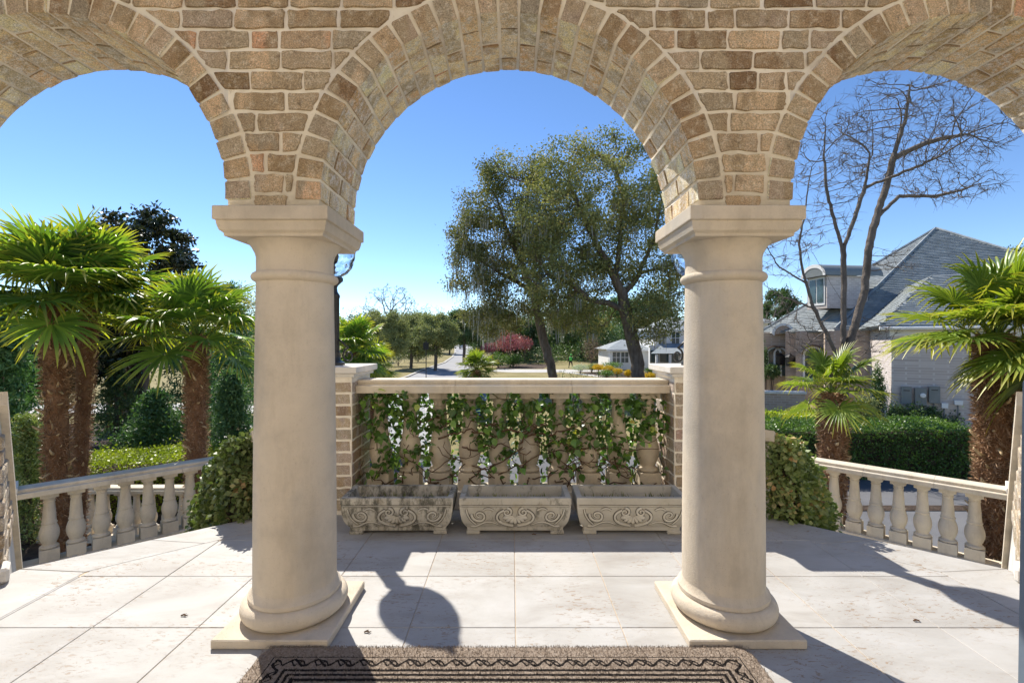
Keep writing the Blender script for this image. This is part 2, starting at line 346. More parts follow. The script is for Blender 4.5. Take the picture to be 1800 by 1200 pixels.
# leaves
M['l_oak'] = leafmat('live_oak_leaf', [(0, (.106, .131, .055)), (.5, (.203, .222, .089)), (.85, (.330, .297, .116)), (1, (.510, .383, .128))], .26, .6, .15, tcol=(1.3, 1.35, .8))
M['l_olive'] = leafmat('grey_green_leaf', [(0, (.151, .184, .086)), (.6, (.281, .313, .140)), (1, (.454, .443, .216))], .25, .65, .15, tcol=(1.3, 1.35, .8))
M['l_mag'] = leafmat('magnolia_leaf', [(0, (.020, .031, .015)), (.6, (.049, .063, .028)), (.9, (.098, .084, .042)), (1, (.182, .119, .063))], .1, .26, .5)
M['l_dark'] = leafmat('evergreen_leaf', [(0, (.047, .086, .035)), (.6, (.108, .173, .065)), (1, (.216, .302, .108))], .2, .45)
M['l_con'] = leafmat('cypress_leaf', [(0, (.044, .095, .038)), (.6, (.103, .199, .078)), (1, (.207, .328, .129))], .2, .55)
M['l_hedge'] = leafmat('hedge_leaf', [(0, (.046, .091, .023)), (.6, (.104, .182, .039)), (1, (.195, .286, .058))], .3, .4)
M['l_lime'] = leafmat('lime_hedge_leaf', [(0, (.135, .175, .018)), (.6, (.284, .338, .030)), (1, (.446, .463, .050))], .32, .45)
M['l_vine'] = leafmat('vine_leaf', [(0, (.068, .137, .032)), (.55, (.147, .263, .054)), (.88, (.292, .441, .082)), (.97, (.450, .525, .108)), (1, (.742, .567, .126))], .3, .3, .5)
M['l_ivy'] = leafmat('ivy_leaf', [(0, (.085, .127, .038)), (.5, (.169, .220, .075)), (.85, (.287, .321, .127)), (.95, (.439, .338, .152)), (1, (.423, .203, .101))], .2, .4)
M['l_palm'] = leafmat('palm_leaf', [(0, (.071, .140, .033)), (.5, (.134, .241, .048)), (1, (.219, .344, .066))], .34, .36, .4, tip=((.565, .484, .081), .62, .75), tcol=(1.9, 1.9, .5))
M['l_palm2'] = leafmat('sunny_palm_leaf', [(0, (.097, .163, .028)), (.5, (.165, .240, .039)), (1, (.242, .316, .061))], .34, .36, .4, tip=((.445, .367, .055), .62, .75), tcol=(1.7, 1.7, .5))
M['l_moss'] = leafmat('spanish_moss', [(0, (.22, .23, .20)), (1, (.42, .43, .39))], .3, .9, .1, tcol=(1, 1, .95))
M['l_pink'] = leafmat('azalea_flower', [(0, (.240, .048, .095)), (.6, (.400, .114, .190)), (1, (.496, .237, .304))], .3, .6)
M['l_yel'] = leafmat('yellow_flower', [(0, (.55, .33, .01)), (1, (.75, .55, .03))], .2, .6)
M['l_white'] = leafmat('white_flower', [(0, (.3, .36, .25)), (1, (.65, .68, .6))], .2, .6)
M['l_twig'] = leafmat('winter_twig', [(0, (.16, .10, .085)), (1, (.30, .21, .17))], .1, .9, .1)
M['l_grass'] = leafmat('grass_blade', [(0, (.10, .12, .03)), (.6, (.2, .22, .06)), (1, (.33, .30, .12))], .35, .6)
# ------------------------------------------------------------------ ground, road, drive
YB = [-80, 15, 30, 50, 73, 121, 191, 260, 2500]; DB = [3.4, 3.4, 3.65, 3.76, 3.3, 2.93, 1.6, 1.0, 1.0]
def gz(y): return H-float(np.interp(y, YB, DB))
def sheet(name, edges, mat, dz):
    """strip over the ground: list of (y, xl, xr); rows are added where the ground bends"""
    ys = sorted(set([e[0] for e in edges]+[b for b in YB if edges[0][0] < b < edges[-1][0]])); ey = [e[0] for e in edges]
    v, f = [], []
    for y in ys:
        for k in (1, 2): v.append((float(np.interp(y, ey, [e[k] for e in edges])), y, gz(y)+dz))
    for i in range(len(ys)-1): f.append((2*i, 2*i+1, 2*i+3, 2*i+2))
    return tag(link(name, mesh_np(name, v, f, mat)), kind='structure')
sheet('ground', [(-80, -1500, 1500), (2500, -1500, 1500)], M['grass'], 0)
rd = []                                              # the street, 6 m wide, fitted to its picture edges
for y, xl, xr in ((48.8, 714, 816), (60, 748, 835), (73, 783, 851), (95, 797, 850), (121, 801, 842), (150, 801, 832), (191, 798, 824), (260, 797, 817)):
    rd.append((y, (xl-CX)*y/F, (xr-CX)*y/F))
rd = [(14., -9.5, -2.5), (25, -10.9, -4.6), (38, -11.6, -5.4)]+rd+[(400, -45, -38)]
sheet('road', rd, M['road'], .012)
sheet('kerb_left', [(y, l-.35, l) for y, l, r in rd], M['concrete'], .10)
sheet('kerb_right', [(y, r, r+.4) for y, l, r in rd], M['concrete'], .10)
sheet('mulch_bed_left', [(4.5, -24, -4.6), (16, -24, -8.5), (20, -26, -13)], M['mulch'], .006)
sheet('side_street', [(23.2, -60, -12.5), (27.5, -60, -13.5)], M['concrete'], .008)
sheet('driveway', [(4.2, -2.3, 30), (5, -2.3, 30), (11.3, -6, 30), (13.6, -8, 4.6), (14.2, -9, 3.0)], M['asphalt'], .008)
sheet('forecourt_paving', [(3.9, -2.6, 2.6), (9, -3.6, 3.4), (13.9, -4.6, 2.6)], M['asphalt'], .014)
sheet('drive_grass_strip', [(9.45, 4.2, 14), (9.75, 4.6, 14)], M['mulch'], .022)
sheet('path', [(55.5, 0.2, 3.5), (57, -2.6, 12), (59.5, -3.0, 13), (60.5, -3, -1)], M['concrete'], .012)
sheet('footpath_right', [(43, 12.2, 14.6), (50, 9.0, 10.4), (56, 5.8, 7)], M['concrete'], .016)
sheet('mulch_bed_right', [(61, -2.4, 4), (70, -1.2, 6)], M['mulch'], .010)
sheet('flower_bed', [(47, 10.5, 22), (56, 8.0, 22)], M['mulch'], .020)
# ------------------------------------------------------------------ terrace floor
AX = .006                                             # axis of the front balustrade
OUT = [(-2.6, -2.6), (-2.6, 2.494), (-1.771, 3.223), (-1.42, 3.73), (1.43, 3.73), (1.783, 3.223), (2.6, 2.494), (2.6, -2.6)]
INN = [(-2.225, -2.6), (-2.225, 2.462), (-1.43, 3.161), (1.44, 3.161), (2.235, 2.462), (2.235, -2.6)]
tag(MB().prism(OUT, gz(4)-.1, -.0035).build('terrace_base', M['grout']), kind='structure')
def clip(poly, a, b, keep_left=True):                 # half plane left of a->b
    o = []; s_ = 1 if keep_left else -1
    def sd_(p): return s_*((b[0]-a[0])*(p[1]-a[1])-(b[1]-a[1])*(p[0]-a[0]))
    for i in range(len(poly)):
        p, q = poly[i], poly[(i+1) % len(poly)]; dp, dq = sd_(p), sd_(q)
        if dp >= 0: o.append(p)
        if (dp >= 0) != (dq >= 0):
            t = dp/(dp-dq); o.append((p[0]+(q[0]-p[0])*t, p[1]+(q[1]-p[1])*t))
    return o
def area(p): return abs(sum(p[i][0]*p[(i+1) % len(p)][1]-p[(i+1) % len(p)][0]*p[i][1] for i in range(len(p))))/2
def inset(poly, d):                                   # convex polygon, counter-clockwise or not
    if sum(poly[i][0]*poly[(i+1) % len(poly)][1]-poly[(i+1) % len(poly)][0]*poly[i][1] for i in range(len(poly))) < 0: poly = poly[::-1]
    o = list(poly)
    for i in range(len(poly)):
        a, b = np.array(poly[i]), np.array(poly[(i+1) % len(poly)]); e = b-a; l = np.linalg.norm(e)
        if l < 1e-6: continue
        nrm = np.array((-e[1], e[0]))/l*d; o = clip(o, tuple(a+nrm), tuple(b+nrm))
        if len(o) < 3: return []
    return o
floor = tag(thing('terrace_paving', 'x', 'x'), None, None); [floor.__delitem__(k) for k in ('label', 'category')]; floor['kind'] = 'structure'
def tile(poly, name='tile'):
    q = inset(poly, .0016)
    if len(q) < 3 or area(q) < .004: return
    cx, cy_ = sum(p[0] for p in q)/len(q), sum(p[1] for p in q)/len(q); q2 = inset(q, .0022); dz = random.uniform(-.0006, .0006)
    if len(q2) != len(q): q2 = q
    n = len(q); v = [(x-cx, y-cy_, -.02) for x, y in q]+[(x-cx, y-cy_, -.0018) for x, y in q]+[(x-cx, y-cy_, 0) for x, y in q2]
    f = [(i, (i+1) % n, n+(i+1) % n, n+i) for i in range(n)]+[(n+i, n+(i+1) % n, 2*n+(i+1) % n, 2*n+i) for i in range(n)]+[tuple(range(2*n, 3*n))]
    m = MB().add(v, f); o = link(name, m.mesh(name, M['tile']), floor, (cx, cy_, dz))
TX, TY, TX0, TY0 = .445, .4333, .015, 2.417
for i in range(-6, 6):
    for j in range(-10, 3):
        q = [(TX0+i*TX, TY0+j*TY), (TX0+(i+1)*TX, TY0+j*TY), (TX0+(i+1)*TX, TY0+(j+1)*TY), (TX0+i*TX, TY0+(j+1)*TY)]
        for k in range(len(INN)):
            a, b = INN[k], INN[(k+1) % len(INN)]
            q = clip(q, a, b, False)
            if len(q) < 3: break
        if len(q) >= 3: tile(q)
def border(i0, i1, o0, o1, n):
    for k in range(n):
        t0, t1 = k/n, (k+1)/n; L = lambda a, b, t: (a[0]+(b[0]-a[0])*t, a[1]+(b[1]-a[1])*t)
        tile([L(i0, i1, t0), L(i0, i1, t1), L(o0, o1, t1), L(o0, o1, t0)], 'border_tile')
for s in (0, 1):
    I = INN if s == 0 else [(2*.005-x, y) for x, y in INN]; O = OUT if s == 0 else [(2*.006-x, y) for x, y in OUT]
    border(I[0], I[1], O[0], O[1], 7); border(I[1], I[2], O[1], O[2], 2)
border(INN[2], INN[3], OUT[2], OUT[5], 5); border(OUT[2], OUT[5], OUT[3], OUT[4], 5)
# ------------------------------------------------------------------ columns
COLX = [-.947-1.87, -.947, .923, .923+1.87]; COLY = 2.07; SPR = 1.733
cl = ['cast stone column outside the arch the pair of palms stands in', 'cream cast stone column with a lamp post just behind it, beside the tall palm trio',
      'cream cast stone column next to the bare tree and the slate roofed house', 'cast stone column beyond the arch that frames the slate roofed house']
for k, x in enumerate(COLX):
    t = thing('column', cl[k], 'column', (x, COLY, 0), 'columns carrying the brick arcade')
    MB().cbox((-.23, .23), (-.23, .23), (.0005, .036), .004).build('plinth', M['column'], t)
    pr = [(.172, .0365)]+[(.176+.040*math.cos(a), .077+.0395*math.sin(a)) for a in np.linspace(-1.5, 1.45, 14)]+[(.186, .119), (.186, .134), (.174, .146), (.1685, .165)]
    MB().lathe(pr, 64).build('base', M['column'], t, True, 40)
    pr = [(.1685, .1645)]+[(.1685-.0135*(u**1.7), .165+u*1.285) for u in np.linspace(.02, 1, 14)]
    MB().lathe(pr, 64).build('shaft', M['column'], t, True, 40)
    pr = [(.155, 1.4505), (.158, 1.453)]+[(.157+.0185*math.cos(a), 1.473+.0185*math.sin(a)) for a in np.linspace(-1.3, 1.45, 9)]+[(.158, 1.492), (.155, 1.50), (.155, 1.555), (.160, 1.575), (.172, 1.598), (.183, 1.612), (.189, 1.618)]
    MB().lathe(pr, 64).build('necking', M['column'], t, True, 40)
    pr = [(.196, 1.6185), (.197, 1.630), (.209, 1.640), (.214, 1.656), (.2165, 1.668), (.2165, 1.676), (.225, 1.679), (.2258, 1.683), (.2258, 1.7285), (.223, 1.7325)]
    MB().sq(pr).build('abacus', M['column'], t)
# ------------------------------------------------------------------ brick arcade
YF, YBK, RA, STILT = 1.872, 2.276, .75, .022; ZC = SPR+STILT; ARX = [-1.882, -.012, 1.858]; ZT = 3.05
arc = thing('brick_arcade', 'tumbled tan brick wall of three round arches resting on stone columns', 'arcade', (0, 2.07, SPR+.001))
LA = np.array(arc.location)
def zlow(x, r):
    for xc in ARX:
        if abs(x-xc) < r: return ZC+math.sqrt(r*r-(x-xc)**2)
    return SPR+.001
xs = sorted(set([-3.0, 3.0]+[xc+(RA+.004)*math.sin(a) for xc in ARX for a in np.linspace(-math.pi/2, math.pi/2, 61)]+[xc+s*(RA+.0041) for xc in ARX for s in (-1, 1)]+list(np.linspace(-3, 3, 41))))
v, f = [], []
for x in xs:
    zl = zlow(x, RA+.004)
    v += [(x, YF+.004, zl), (x, YF+.004, ZT), (x, YBK, ZT), (x, YBK, zl)]
for i in range(len(xs)-1):
    for k in range(4): f.append((4*i+k, 4*i+(k+1) % 4, 4*i+4+(k+1) % 4, 4*i+4+k))
v = np.array(v)-LA; link('mortar_core', mesh_np('mortar_core', v, f+[], M['mortar']), arc)
def brick_poly(poly, seed, proud=.0024, jit=.0023):
    """irregular brick face in 2D (x,z) about its centre -> verts/faces, facing -Y"""
    r = random.Random(seed); pts = []
    for i in range(len(poly)):
        a, b = np.array(poly[i]), np.array(poly[(i+1) % len(poly)]); l = np.linalg.norm(b-a)
        if l < .012: pts.append(a); continue
        c_ = min(.004, l*.2)/l; k = max(1, int(l/.04))
        for t in [c_]+[j/(k+1) for j in range(1, k+1)]+[1-c_]: pts.append(a+(b-a)*t)
    pts = [p+np.array((r.gauss(0, jit), r.gauss(0, jit))) for p in pts]; c_ = sum(pts)/len(pts); n = len(pts)
    inn = [p+(c_-p)/np.linalg.norm(c_-p)*.0016 for p in pts]; pr = [proud+r.uniform(-.0012, .0018) for _ in pts]
    v = [(p[0], .012, p[1]) for p in pts]+[(p[0], -q*.4, p[1]) for p, q in zip(pts, pr)]+[(p[0], -q, p[1]) for p, q in zip(inn, pr)]
    f = [(i, n+i, n+(i+1) % n, (i+1) % n) for i in range(n)]+[(n+i, 2*n+i, 2*n+(i+1) % n, n+(i+1) % n) for i in range(n)]+[tuple(range(2*n, 3*n))]
    return v, f
def bmesh_of(poly, seed, mat, **k):
    m = MB().add(*brick_poly(poly, seed, **k)); return m.mesh('brick', mat)
BL, BH, JT, CO = .2085, .0815, .0145, .0815
full = [bmesh_of([(-(BL-JT)/2, -(BH-JT)/2), ((BL-JT)/2, -(BH-JT)/2), ((BL-JT)/2, (BH-JT)/2), (-(BL-JT)/2, (BH-JT)/2)], s, M['brick']) for s in range(14)]
REX = RA+.100+.013; rest = MB(); nb = 0
for k in range(-7, 11):
    zt = 2.518-k*CO; zb = zt-CO; off = (k % 2)*BL/2+random.uniform(-.02, .02)
    x = -3.0+off-BL
    while x < 3.0:
        wl = BL if random.random() > .1 else BL*.55
        x0, x1 = max(x, -2.99), min(x+wl, 2.99); x += wl
        if x1-x0 < .05: continue
        q0 = [(x0+JT/2, zb+JT/2), (x1-JT/2, zb+JT/2), (x1-JT/2, zt-JT/2), (x0+JT/2, zt-JT/2)]; q = list(q0)
        q = clip(q, (-9, SPR+.006), (9, SPR+.006)); cut = False
        if len(q) < 3: continue
        if any(abs(p[1]-r[1]) > 1e-6 for p, r in zip(q, q0)): cut = True
        for xc in ARX:
            for it in range(2):
                if len(q) < 3: break
                cx, cz = sum(p[0] for p in q)/len(q), sum(p[1] for p in q)/len(q)
                if cz <= ZC:                                   # stilted part: vertical boundary
                    sx = 1 if cx > xc else -1
                    if abs(cx-xc) < 1.2: q2 = clip(q, (xc+sx*REX, 0), (xc+sx*REX, 9), sx < 0)
                    else: q2 = q
                else:
                    d = np.array((cx-xc, cz-ZC)); l = np.linalg.norm(d)
                    if l > REX+.2: break
                    d /= l; a = np.array((xc, ZC))+d*REX; b = a+np.array((-d[1], d[0])); q2 = clip(q, tuple(a), tuple(b), False)
                if len(q2) != len(q) or any(abs(p[0]-r[0])+abs(p[1]-r[1]) > 1e-6 for p, r in zip(q, q2)): cut = True
                q = q2
            if len(q) < 3: break
        if len(q) < 3 or area(q) < .0009: continue
        cx, cz = sum(p[0] for p in q)/len(q), sum(p[1] for p in q)/len(q); nb += 1
        seen = cz < 2.62 and abs(cx) < 2.13
        dy = random.uniform(-.0025, .002)
        if not cut and wl == BL and x1-x0 > BL-.001: me = full[nb % 14]
        else: me = None
        if seen:
            if me is None: me = bmesh_of([(p[0]-cx, p[1]-cz) for p in q], nb, M['brick'])
            link('brick', me, arc, np.array((cx, YF+dy, cz))-LA)
        else:
            vv, ff = brick_poly([(p[0]-cx, p[1]-cz) for p in q], nb); rest.add([(a+cx-LA[0], b+YF+dy-LA[1], c_+cz-LA[2]) for a, b, c_ in vv], ff)
tag(rest.build('brick_field', M['brick'], arc), kind='stuff')
def vous(ln, seed, mat):                              # arch brick: x tangential, y along the vault, z radial (0 = soffit)
    r = random.Random(seed); hw = (math.pi*RA/29-.0125)/2; m = MB().cbox((-hw, hw), (0, ln), (0, .099), .003); o = []
    for x, y, z in m.v: o.append((x*(1+z*.75)+r.gauss(0, .0016), y+r.gauss(0, .0016), z+r.gauss(0, .0013)))
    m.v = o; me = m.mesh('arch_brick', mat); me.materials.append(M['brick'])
    for q in me.polygons: q.material_index = 1 if q.normal.y < -.5 else 0     # end face: bare brick; soffit: lime-smeared, plus floor bounce painted in
    return me
TH = YBK-YF; jy = .012; lens = {'L': (TH-jy)/2, 'S': (TH-2*jy)/4-.001}
lens['M'] = TH-2*lens['S']-2*jy
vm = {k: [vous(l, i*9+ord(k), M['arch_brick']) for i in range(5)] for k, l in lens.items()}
vrest = MB()
for ai, xc in enumerate(ARX):
    n = 29
    for k in range(n):
        th = math.pi*(k+.5)/n; y = YF-.003
        for q in (('L', 'L') if k % 2 else ('S', 'M', 'S')):
            ln = lens[q]; dr = random.uniform(-.005, .0004); me = vm[q][random.randrange(5)]
            p = np.array((xc+(RA+dr)*math.cos(th), y+random.uniform(-.002, .002), ZC+(RA+dr)*math.sin(th)))
            y += ln+jy
            vis = p[0]/p[1]*F+CX; vis = -40 < vis < 1840
            rotm = Matrix.Rotation(math.pi/2-th, 4, 'Y')
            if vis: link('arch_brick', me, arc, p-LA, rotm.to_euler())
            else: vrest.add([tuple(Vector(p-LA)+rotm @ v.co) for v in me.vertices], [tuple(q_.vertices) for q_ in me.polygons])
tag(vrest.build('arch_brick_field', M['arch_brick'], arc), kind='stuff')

M['render'] = surf('cream_render', [(.3, (.74, .62, .46)), (.7, (.82, .71, .55))], 2, .9, .3, 60)
# unseen house front added behind the camera: sunlit cream render to bounce warm light
hf = thing('bounce_house_front', 'unseen cream rendered house front with a door, added behind the porch to bounce warm light', 'house', (0, -2.75, 0))
MB().box(-6.5, -.75, -.12, .12, .002, 5.2).build('wall', M['render'], hf); MB().box(.75, 6.5, -.12, .12, .002, 5.2).build('wall', M['render'], hf); MB().box(-.75, .75, -.118, .118, 2.5, 5.198).build('wall', M['render'], hf)
for x in (-1, 1): MB().cbox((x*.37-.36, x*.37+.36), (-.04, .04), (.004, 2.48), .01).build('door', M['copper'], hf)
# ------------------------------------------------------------------ brick piers with lamps
def rectp(w_, h): return [(-w_/2, -h/2), (w_/2, -h/2), (w_/2, h/2), (-w_/2, h/2)]
PW, PY0 = .42, 3.27; pcy = PY0+PW/2
pier_full = [bmesh_of(rectp(.195, .067), 100+s, M['pier_brick'] if 'pier_brick' in M else M['arch_brick']) for s in range(8)]
for side, x0, lab in ((-1, -1.32, 'square brick pier with pale stone cap and black lamp post, left end of vine balustrade'), (1, 1.335, 'square brick pier with pale stone cap at the house end of the vine balustrade')):
    t = thing('brick_pier', lab.replace(', left end of vine balustrade', ' at the street palm end'), 'pier', (x0, pcy, 0), 'piers ending the vine balustrade')
    h = PW/2; MB().box(-h, h, -h, h, .0005, .955).build('mortar_core', M['mortar'], t)
    for c_ in range(11):
        z = .0815*(c_+.5)+.026; o = 0 if c_ % 2 else 1
        for fi in range(4):
            rot = (0, 0, fi*math.pi/2)
            for q in range(2):
                u = (-.105+q*.21)+(0.004 if o else -.004)
                p = Matrix.Rotation(rot[2], 3, 'Z') @ Vector((u, -h-.001, 0)); link('brick', pier_full[random.randrange(8)], t, (p.x, p.y, z), rot)
    MB().sq([(.2315, .9555), (.2315, .975), (.252, .982), (.255, .986), (.255, 1.022), (.251, 1.026)]).build('cap', M['cap'], t)
    # lamp
    L = thing('lamp_post', 'black iron lamp with crackled glass globe on the %s brick pier' % ('street palm side' if side < 0 else 'house side'), 'lamp', (x0, pcy, 1.026), 'lamps on the brick piers')
    m = MB().lathe([(.085, .0005), (.085, .02), (.06, .03), (.05, .05), (.046, .08), (.052, .09), (.052, .10)], 20); m.build('foot', M['iron'], L, True, 40)
    MB().lathe([(.043, .1005), (.046, .11), (.046, .49), (.05, .50), (.05, .515), (.034, .54), (.03, .57), (.036, .585), (.06, .61), (.072, .62), (.072, .642), (.06, .65)], 12).build('post', M['iron'], L, True, 30)
    for q in range(4):
        a = q*math.pi/2+math.pi/4*0; pts = []
        for u in np.linspace(0, 1, 26):
            th = u*2.6*math.pi; rr = .055*(1-.72*u); pts.append((.115+rr*math.cos(math.pi/2+th)*.8, 0, .055+.045+rr*math.sin(math.pi/2+th)-.03))
        pts = [(.045, 0, .19), (.07, 0, .165)]+pts
        pts = [tuple(Matrix.Rotation(a, 3, 'Z') @ Vector(p)) for p in pts]; MB().tube(pts, .0075, 6).build('scroll', M['iron'], L, True)
    ro = [(.062, .652), (.10, .675), (.135, .72), (.155, .79), (.158, .86), (.148, .94), (.122, 1.02), (.088, 1.09), (.06, 1.13)]
    gl = MB().lathe(ro+[(r-.006, z) for r, z in ro[::-1]], 28, cap=False).build('globe', M['globe'], L, True)
    MB().lathe([(.07, 1.125), (.075, 1.14), (.05, 1.165), (.03, 1.19), (.02, 1.23), (.004, 1.29)], 16).build('finial', M['iron'], L, True, 40)
    MB().lathe([(.012, .645), (.012, .74), (.03, .76), (.036, .80), (.028, .85), (.004, .88)], 12).build('bulb_holder', M['white'], L, True, 40)
# ------------------------------------------------------------------ balusters
BP = [(.0495, .1205), (.066, .128), (.068, .138), (.062, .148), (.049, .155), (.047, .165), (.056, .19), (.066, .225), (.071, .262), (.069, .30), (.060, .34), (.052, .365), (.05, .372), (.055, .378), (.056, .388), (.05, .396), (.0485, .41), (.044, .50), (.0385, .585), (.0375, .60), (.0425, .606), (.0425, .614), (.038, .62), (.041, .632), (.05, .647), (.057, .6555)]
def baluster_mesh(mat, s=1.):
    m = MB(); m.sq([(.078, .0), (.078, .118), (.075, .1205)]); m.lathe([(r*1.16, z) for r, z in BP], 20); m.sq([(.068, .656), (.0695, .659), (.0695, .70)]); m.v = [(x*s, y*s, z*s) for x, y, z in m.v]
    return m.mesh('baluster', mat, True, 35)
bal_me = baluster_mesh(M['baluster']); bal_clean = baluster_mesh(M['rail'])
def rail_prof(x0, x1, hy, z0, z1):                   # moulded top rail along x
    pr = [(-hy*.70, z0), (-hy*1.10, z0+.002), (-hy*1.12, z0+.006), (-hy*1.12, z0+.050), (-hy*1.09, z0+.056), (-hy*.80, z0+.060), (-hy*.78, z0+.068), (-hy*.82, z0+.073), (-hy*.83, z1-.006), (-hy*.79, z1)]
    pr = pr+[(-y, z) for y, z in pr[::-1]]; n = len(pr)
    return MB().add([(x0, y, z) for y, z in pr]+[(x1, y, z) for y, z in pr], [tuple(range(n))[::-1], tuple(range(n, 2*n))]+[(i, (i+1) % n, n+(i+1) % n, n+i) for i in range(n)])
def balustrade(label, loc, rz, xs_, x0, x1, cuts, mb, base=.13, group=None, H_=.70, hy=.12):
    t = thing('balustrade', label, 'balustrade', loc, group, rz); z1 = base+H_
    MB().cbox((x0, x1), (-.115, .115), (.0005, base), .006).build('base_rail', M['rail'], t)
    cs = [x0]+list(cuts)+[x1]
    for a, b in zip(cs[:-1], cs[1:]): rail_prof(a+.0012, b-.0012, hy, z1+.0005, z1+.0955).build('top_rail', M['rail'], t)
    for x in xs_: link('baluster', mb, t, (x, 0, base), (0, 0, random.choice((0, 1, 2, 3))*math.pi/2))
    return t
balustrade('pale stone balustrade overgrown with vine behind the three planters', (AX, pcy, 0), 0, [.01+(i-4.5)*.2185 for i in range(10)], -1.113, 1.115, (-.41, .42), bal_me)
# ------------------------------------------------------------------ planters
M['lichen'] = surf('lichen', [(.3, (.07, .065, .05)), (.7, (.22, .195, .15))], 30, .95, .4, 60)
def planter(x, mat, mat2, label, tilt):
    t = thing('planter', label, 'planter', (x, 3.045, .0005), 'carved planters below the vine balustrade', R(tilt))
    prof = [(.297, .098, .022), (.300, .098, .043), (.308, .104, .052), (.321, .115, .072), (.332, .125, .10), (.339, .131, .135), (.343, .134, .17), (.343, .134, .193)]
    m = MB().sq(prof, cap=False); m.build('body', mat, t)
    for sx in (-1, 1):
        for sy in (-1, 1): MB().cbox((sx*.262-.042, sx*.262+.042), (sy*.082-.024, sy*.082+.024), (0, .0225), .004).build('foot', mat, t)
    r = MB()                                          # open rim and inside of the trough
    A = [(.343, .1355, .1935), (.346, .139, .197), (.346, .139, .232), (.343, .136, .236), (.312, .106, .236), (.308, .100, .2), (.29, .088, .13)]
    vs_ = []
    for hx, h2, z in A:
        for sx, sy in ((-1, -1), (1, -1), (1, 1), (-1, 1)): vs_.append((sx*hx, sy*h2, z))
    r.add(vs_, [(i*4+k, i*4+(k+1) % 4, (i+1)*4+(k+1) % 4, (i+1)*4+k) for i in range(len(A)-1) for k in range(4)]); r.build('rim', mat, t)
    MB().add([(-.298, -.093, .158), (.298, -.093, .158), (.298, .093, .158), (-.298, .093, .158)], [(0, 1, 2, 3)]).build('soil', M['soil'], t)
    fy = lambda z: -float(np.interp(z, [p[2] for p in prof], [p[1] for p in prof]))
    fx = lambda z: float(np.interp(z, [p[2] for p in prof], [p[0] for p in prof]))/.341
    o = MB(); dl = MB()
    def rel(pts, rad):
        o.tube([(u*fx(z), fy(z)-.003, z) for u, z in pts], rad, 6); q = [(u*fx(z), fy(z)+.0045, z) for u, z in pts]; dl.tube(q, [(x_+.0052) for x_ in rad] if hasattr(rad, '__len__') else rad+.0052, 6)   # lichen along each carved edge
    def spiral(cx, cz, r0, turns, sg, start, tail=None):
        q = [(cx+r0*(1-.83*s_)*math.cos(start+sg*s_*turns*2*math.pi)*1.15, cz+r0*(1-.83*s_)*math.sin(start+sg*s_*turns*2*math.pi)) for s_ in np.linspace(0, 1, 30)]
        rel((tail or [])+q, [.0045]*(len(tail or []))+list(np.linspace(.0085, .004, 30)))
    for s_ in (-1, 1):
        big = [(s_*.115*math.sin(a)*1.0, .115-.058*math.cos(a)*1.0) for a in np.linspace(.12, 2.5, 22)]       # outer C round the shell
        rel(big, .009); spiral(s_*.05, .148, .026, 1.4, s_, math.pi*.5 if s_ > 0 else math.pi*.5)
        spiral(s_*.225, .125, .042, 1.3, -s_, math.pi*.9 if s_ < 0 else .1*math.pi)
        rel([(s_*(.105+.2*u), .06+.02*math.sin(u*5)+.012*u) for u in np.linspace(0, 1, 12)], list(np.linspace(.003, .007, 12)))
        rel([(s_*(.30-.04*u*u), .165-.10*u) for u in np.linspace(0, 1, 10)], .005); rel([(s_*(.135+.06*u), .16+.012*math.sin(u*3)) for u in np.linspace(0, 1, 8)], .005)
    for a in np.linspace(-1.25, 1.25, 7):
        rel([(math.sin(a)*r_*1.3, .128-math.cos(a)*r_*.9) for r_ in np.linspace(.012, .062, 7)], [.004, .006, .009, .012, .014, .012, .005])
    rel([(u, .186) for u in np.linspace(-.33, .33, 8)], .0028); o.build('carved_relief', M[mat2], t, True); dl.build('lichen_line', M['lichen'], t, True)
    n = 130; q = rng.uniform((-.28, -.085, 0), (.28, .085, 0), (n, 3))+np.array((x, 3.045, .159))
    foliage('weeds', q, .05, M['l_grass'], t, .14, 0, seed=int(x*100)+500, dirbias=(0, 0, 2.2))
planter(-.712, M['planter_a'], 'planter_ra', 'low carved stone planter heavily blackened by moss and lichen', .6)
planter(.020, M['planter_b'], 'planter_rb', 'grey carved stone planter between the blackened one and the clean tan one', 0)
planter(.748, M['planter_c'], 'planter_rc', 'clean tan carved stone planter partly behind the column on the house side', -.5)
# ------------------------------------------------------------------ vine on the balustrade
def leaf_mesh(name, mat, L=.054, W=.041):
    v = [(0, 0, 0), (L*.25, W*.42, .004), (L*.25, -W*.42, .004), (L*.3, 0, 0), (L*.6, W*.45, .003), (L*.6, -W*.45, .003), (L*.65, 0, -.004), (L, 0, -.012)]
    f = [(0, 3, 1), (0, 2, 3), (3, 6, 4, 1), (3, 2, 5, 6), (6, 7, 4), (6, 5, 7)]; return v, f
vn = thing('climbing_vine', 'glossy green climbing vine with brown stems twined through the balustrade', 'vine', (AX, pcy-.09, .13))
VL = np.array(vn.location)
st_ = MB(); tips = []
vr = random.Random(5)
for k in range(34):                                   # stems wander up and along
    x = vr.uniform(-1.04, 1.04); z = vr.uniform(.13, .25) if k < 30 else vr.uniform(.3, .6); y = pcy-vr.uniform(.05, .12); dx = vr.uniform(-.035, .035); pts = [(x, y, z)]
    for s_ in range(vr.randint(9, 22)):
        dx += vr.gauss(0, .018); dx = max(-.06, min(.06, dx)); x = max(-1.08, min(1.08, x+dx)); z += vr.uniform(-.012, .05); z = min(z, .83); y = pcy-.085+.055*math.sin(s_*1.1+k)+vr.gauss(0, .008); pts.append((x, y, z)); tips.append((x, y, z))
    st_.tube([tuple(np.array(p)-VL) for p in pts], list(np.linspace(.0055, .0018, len(pts))), 5)
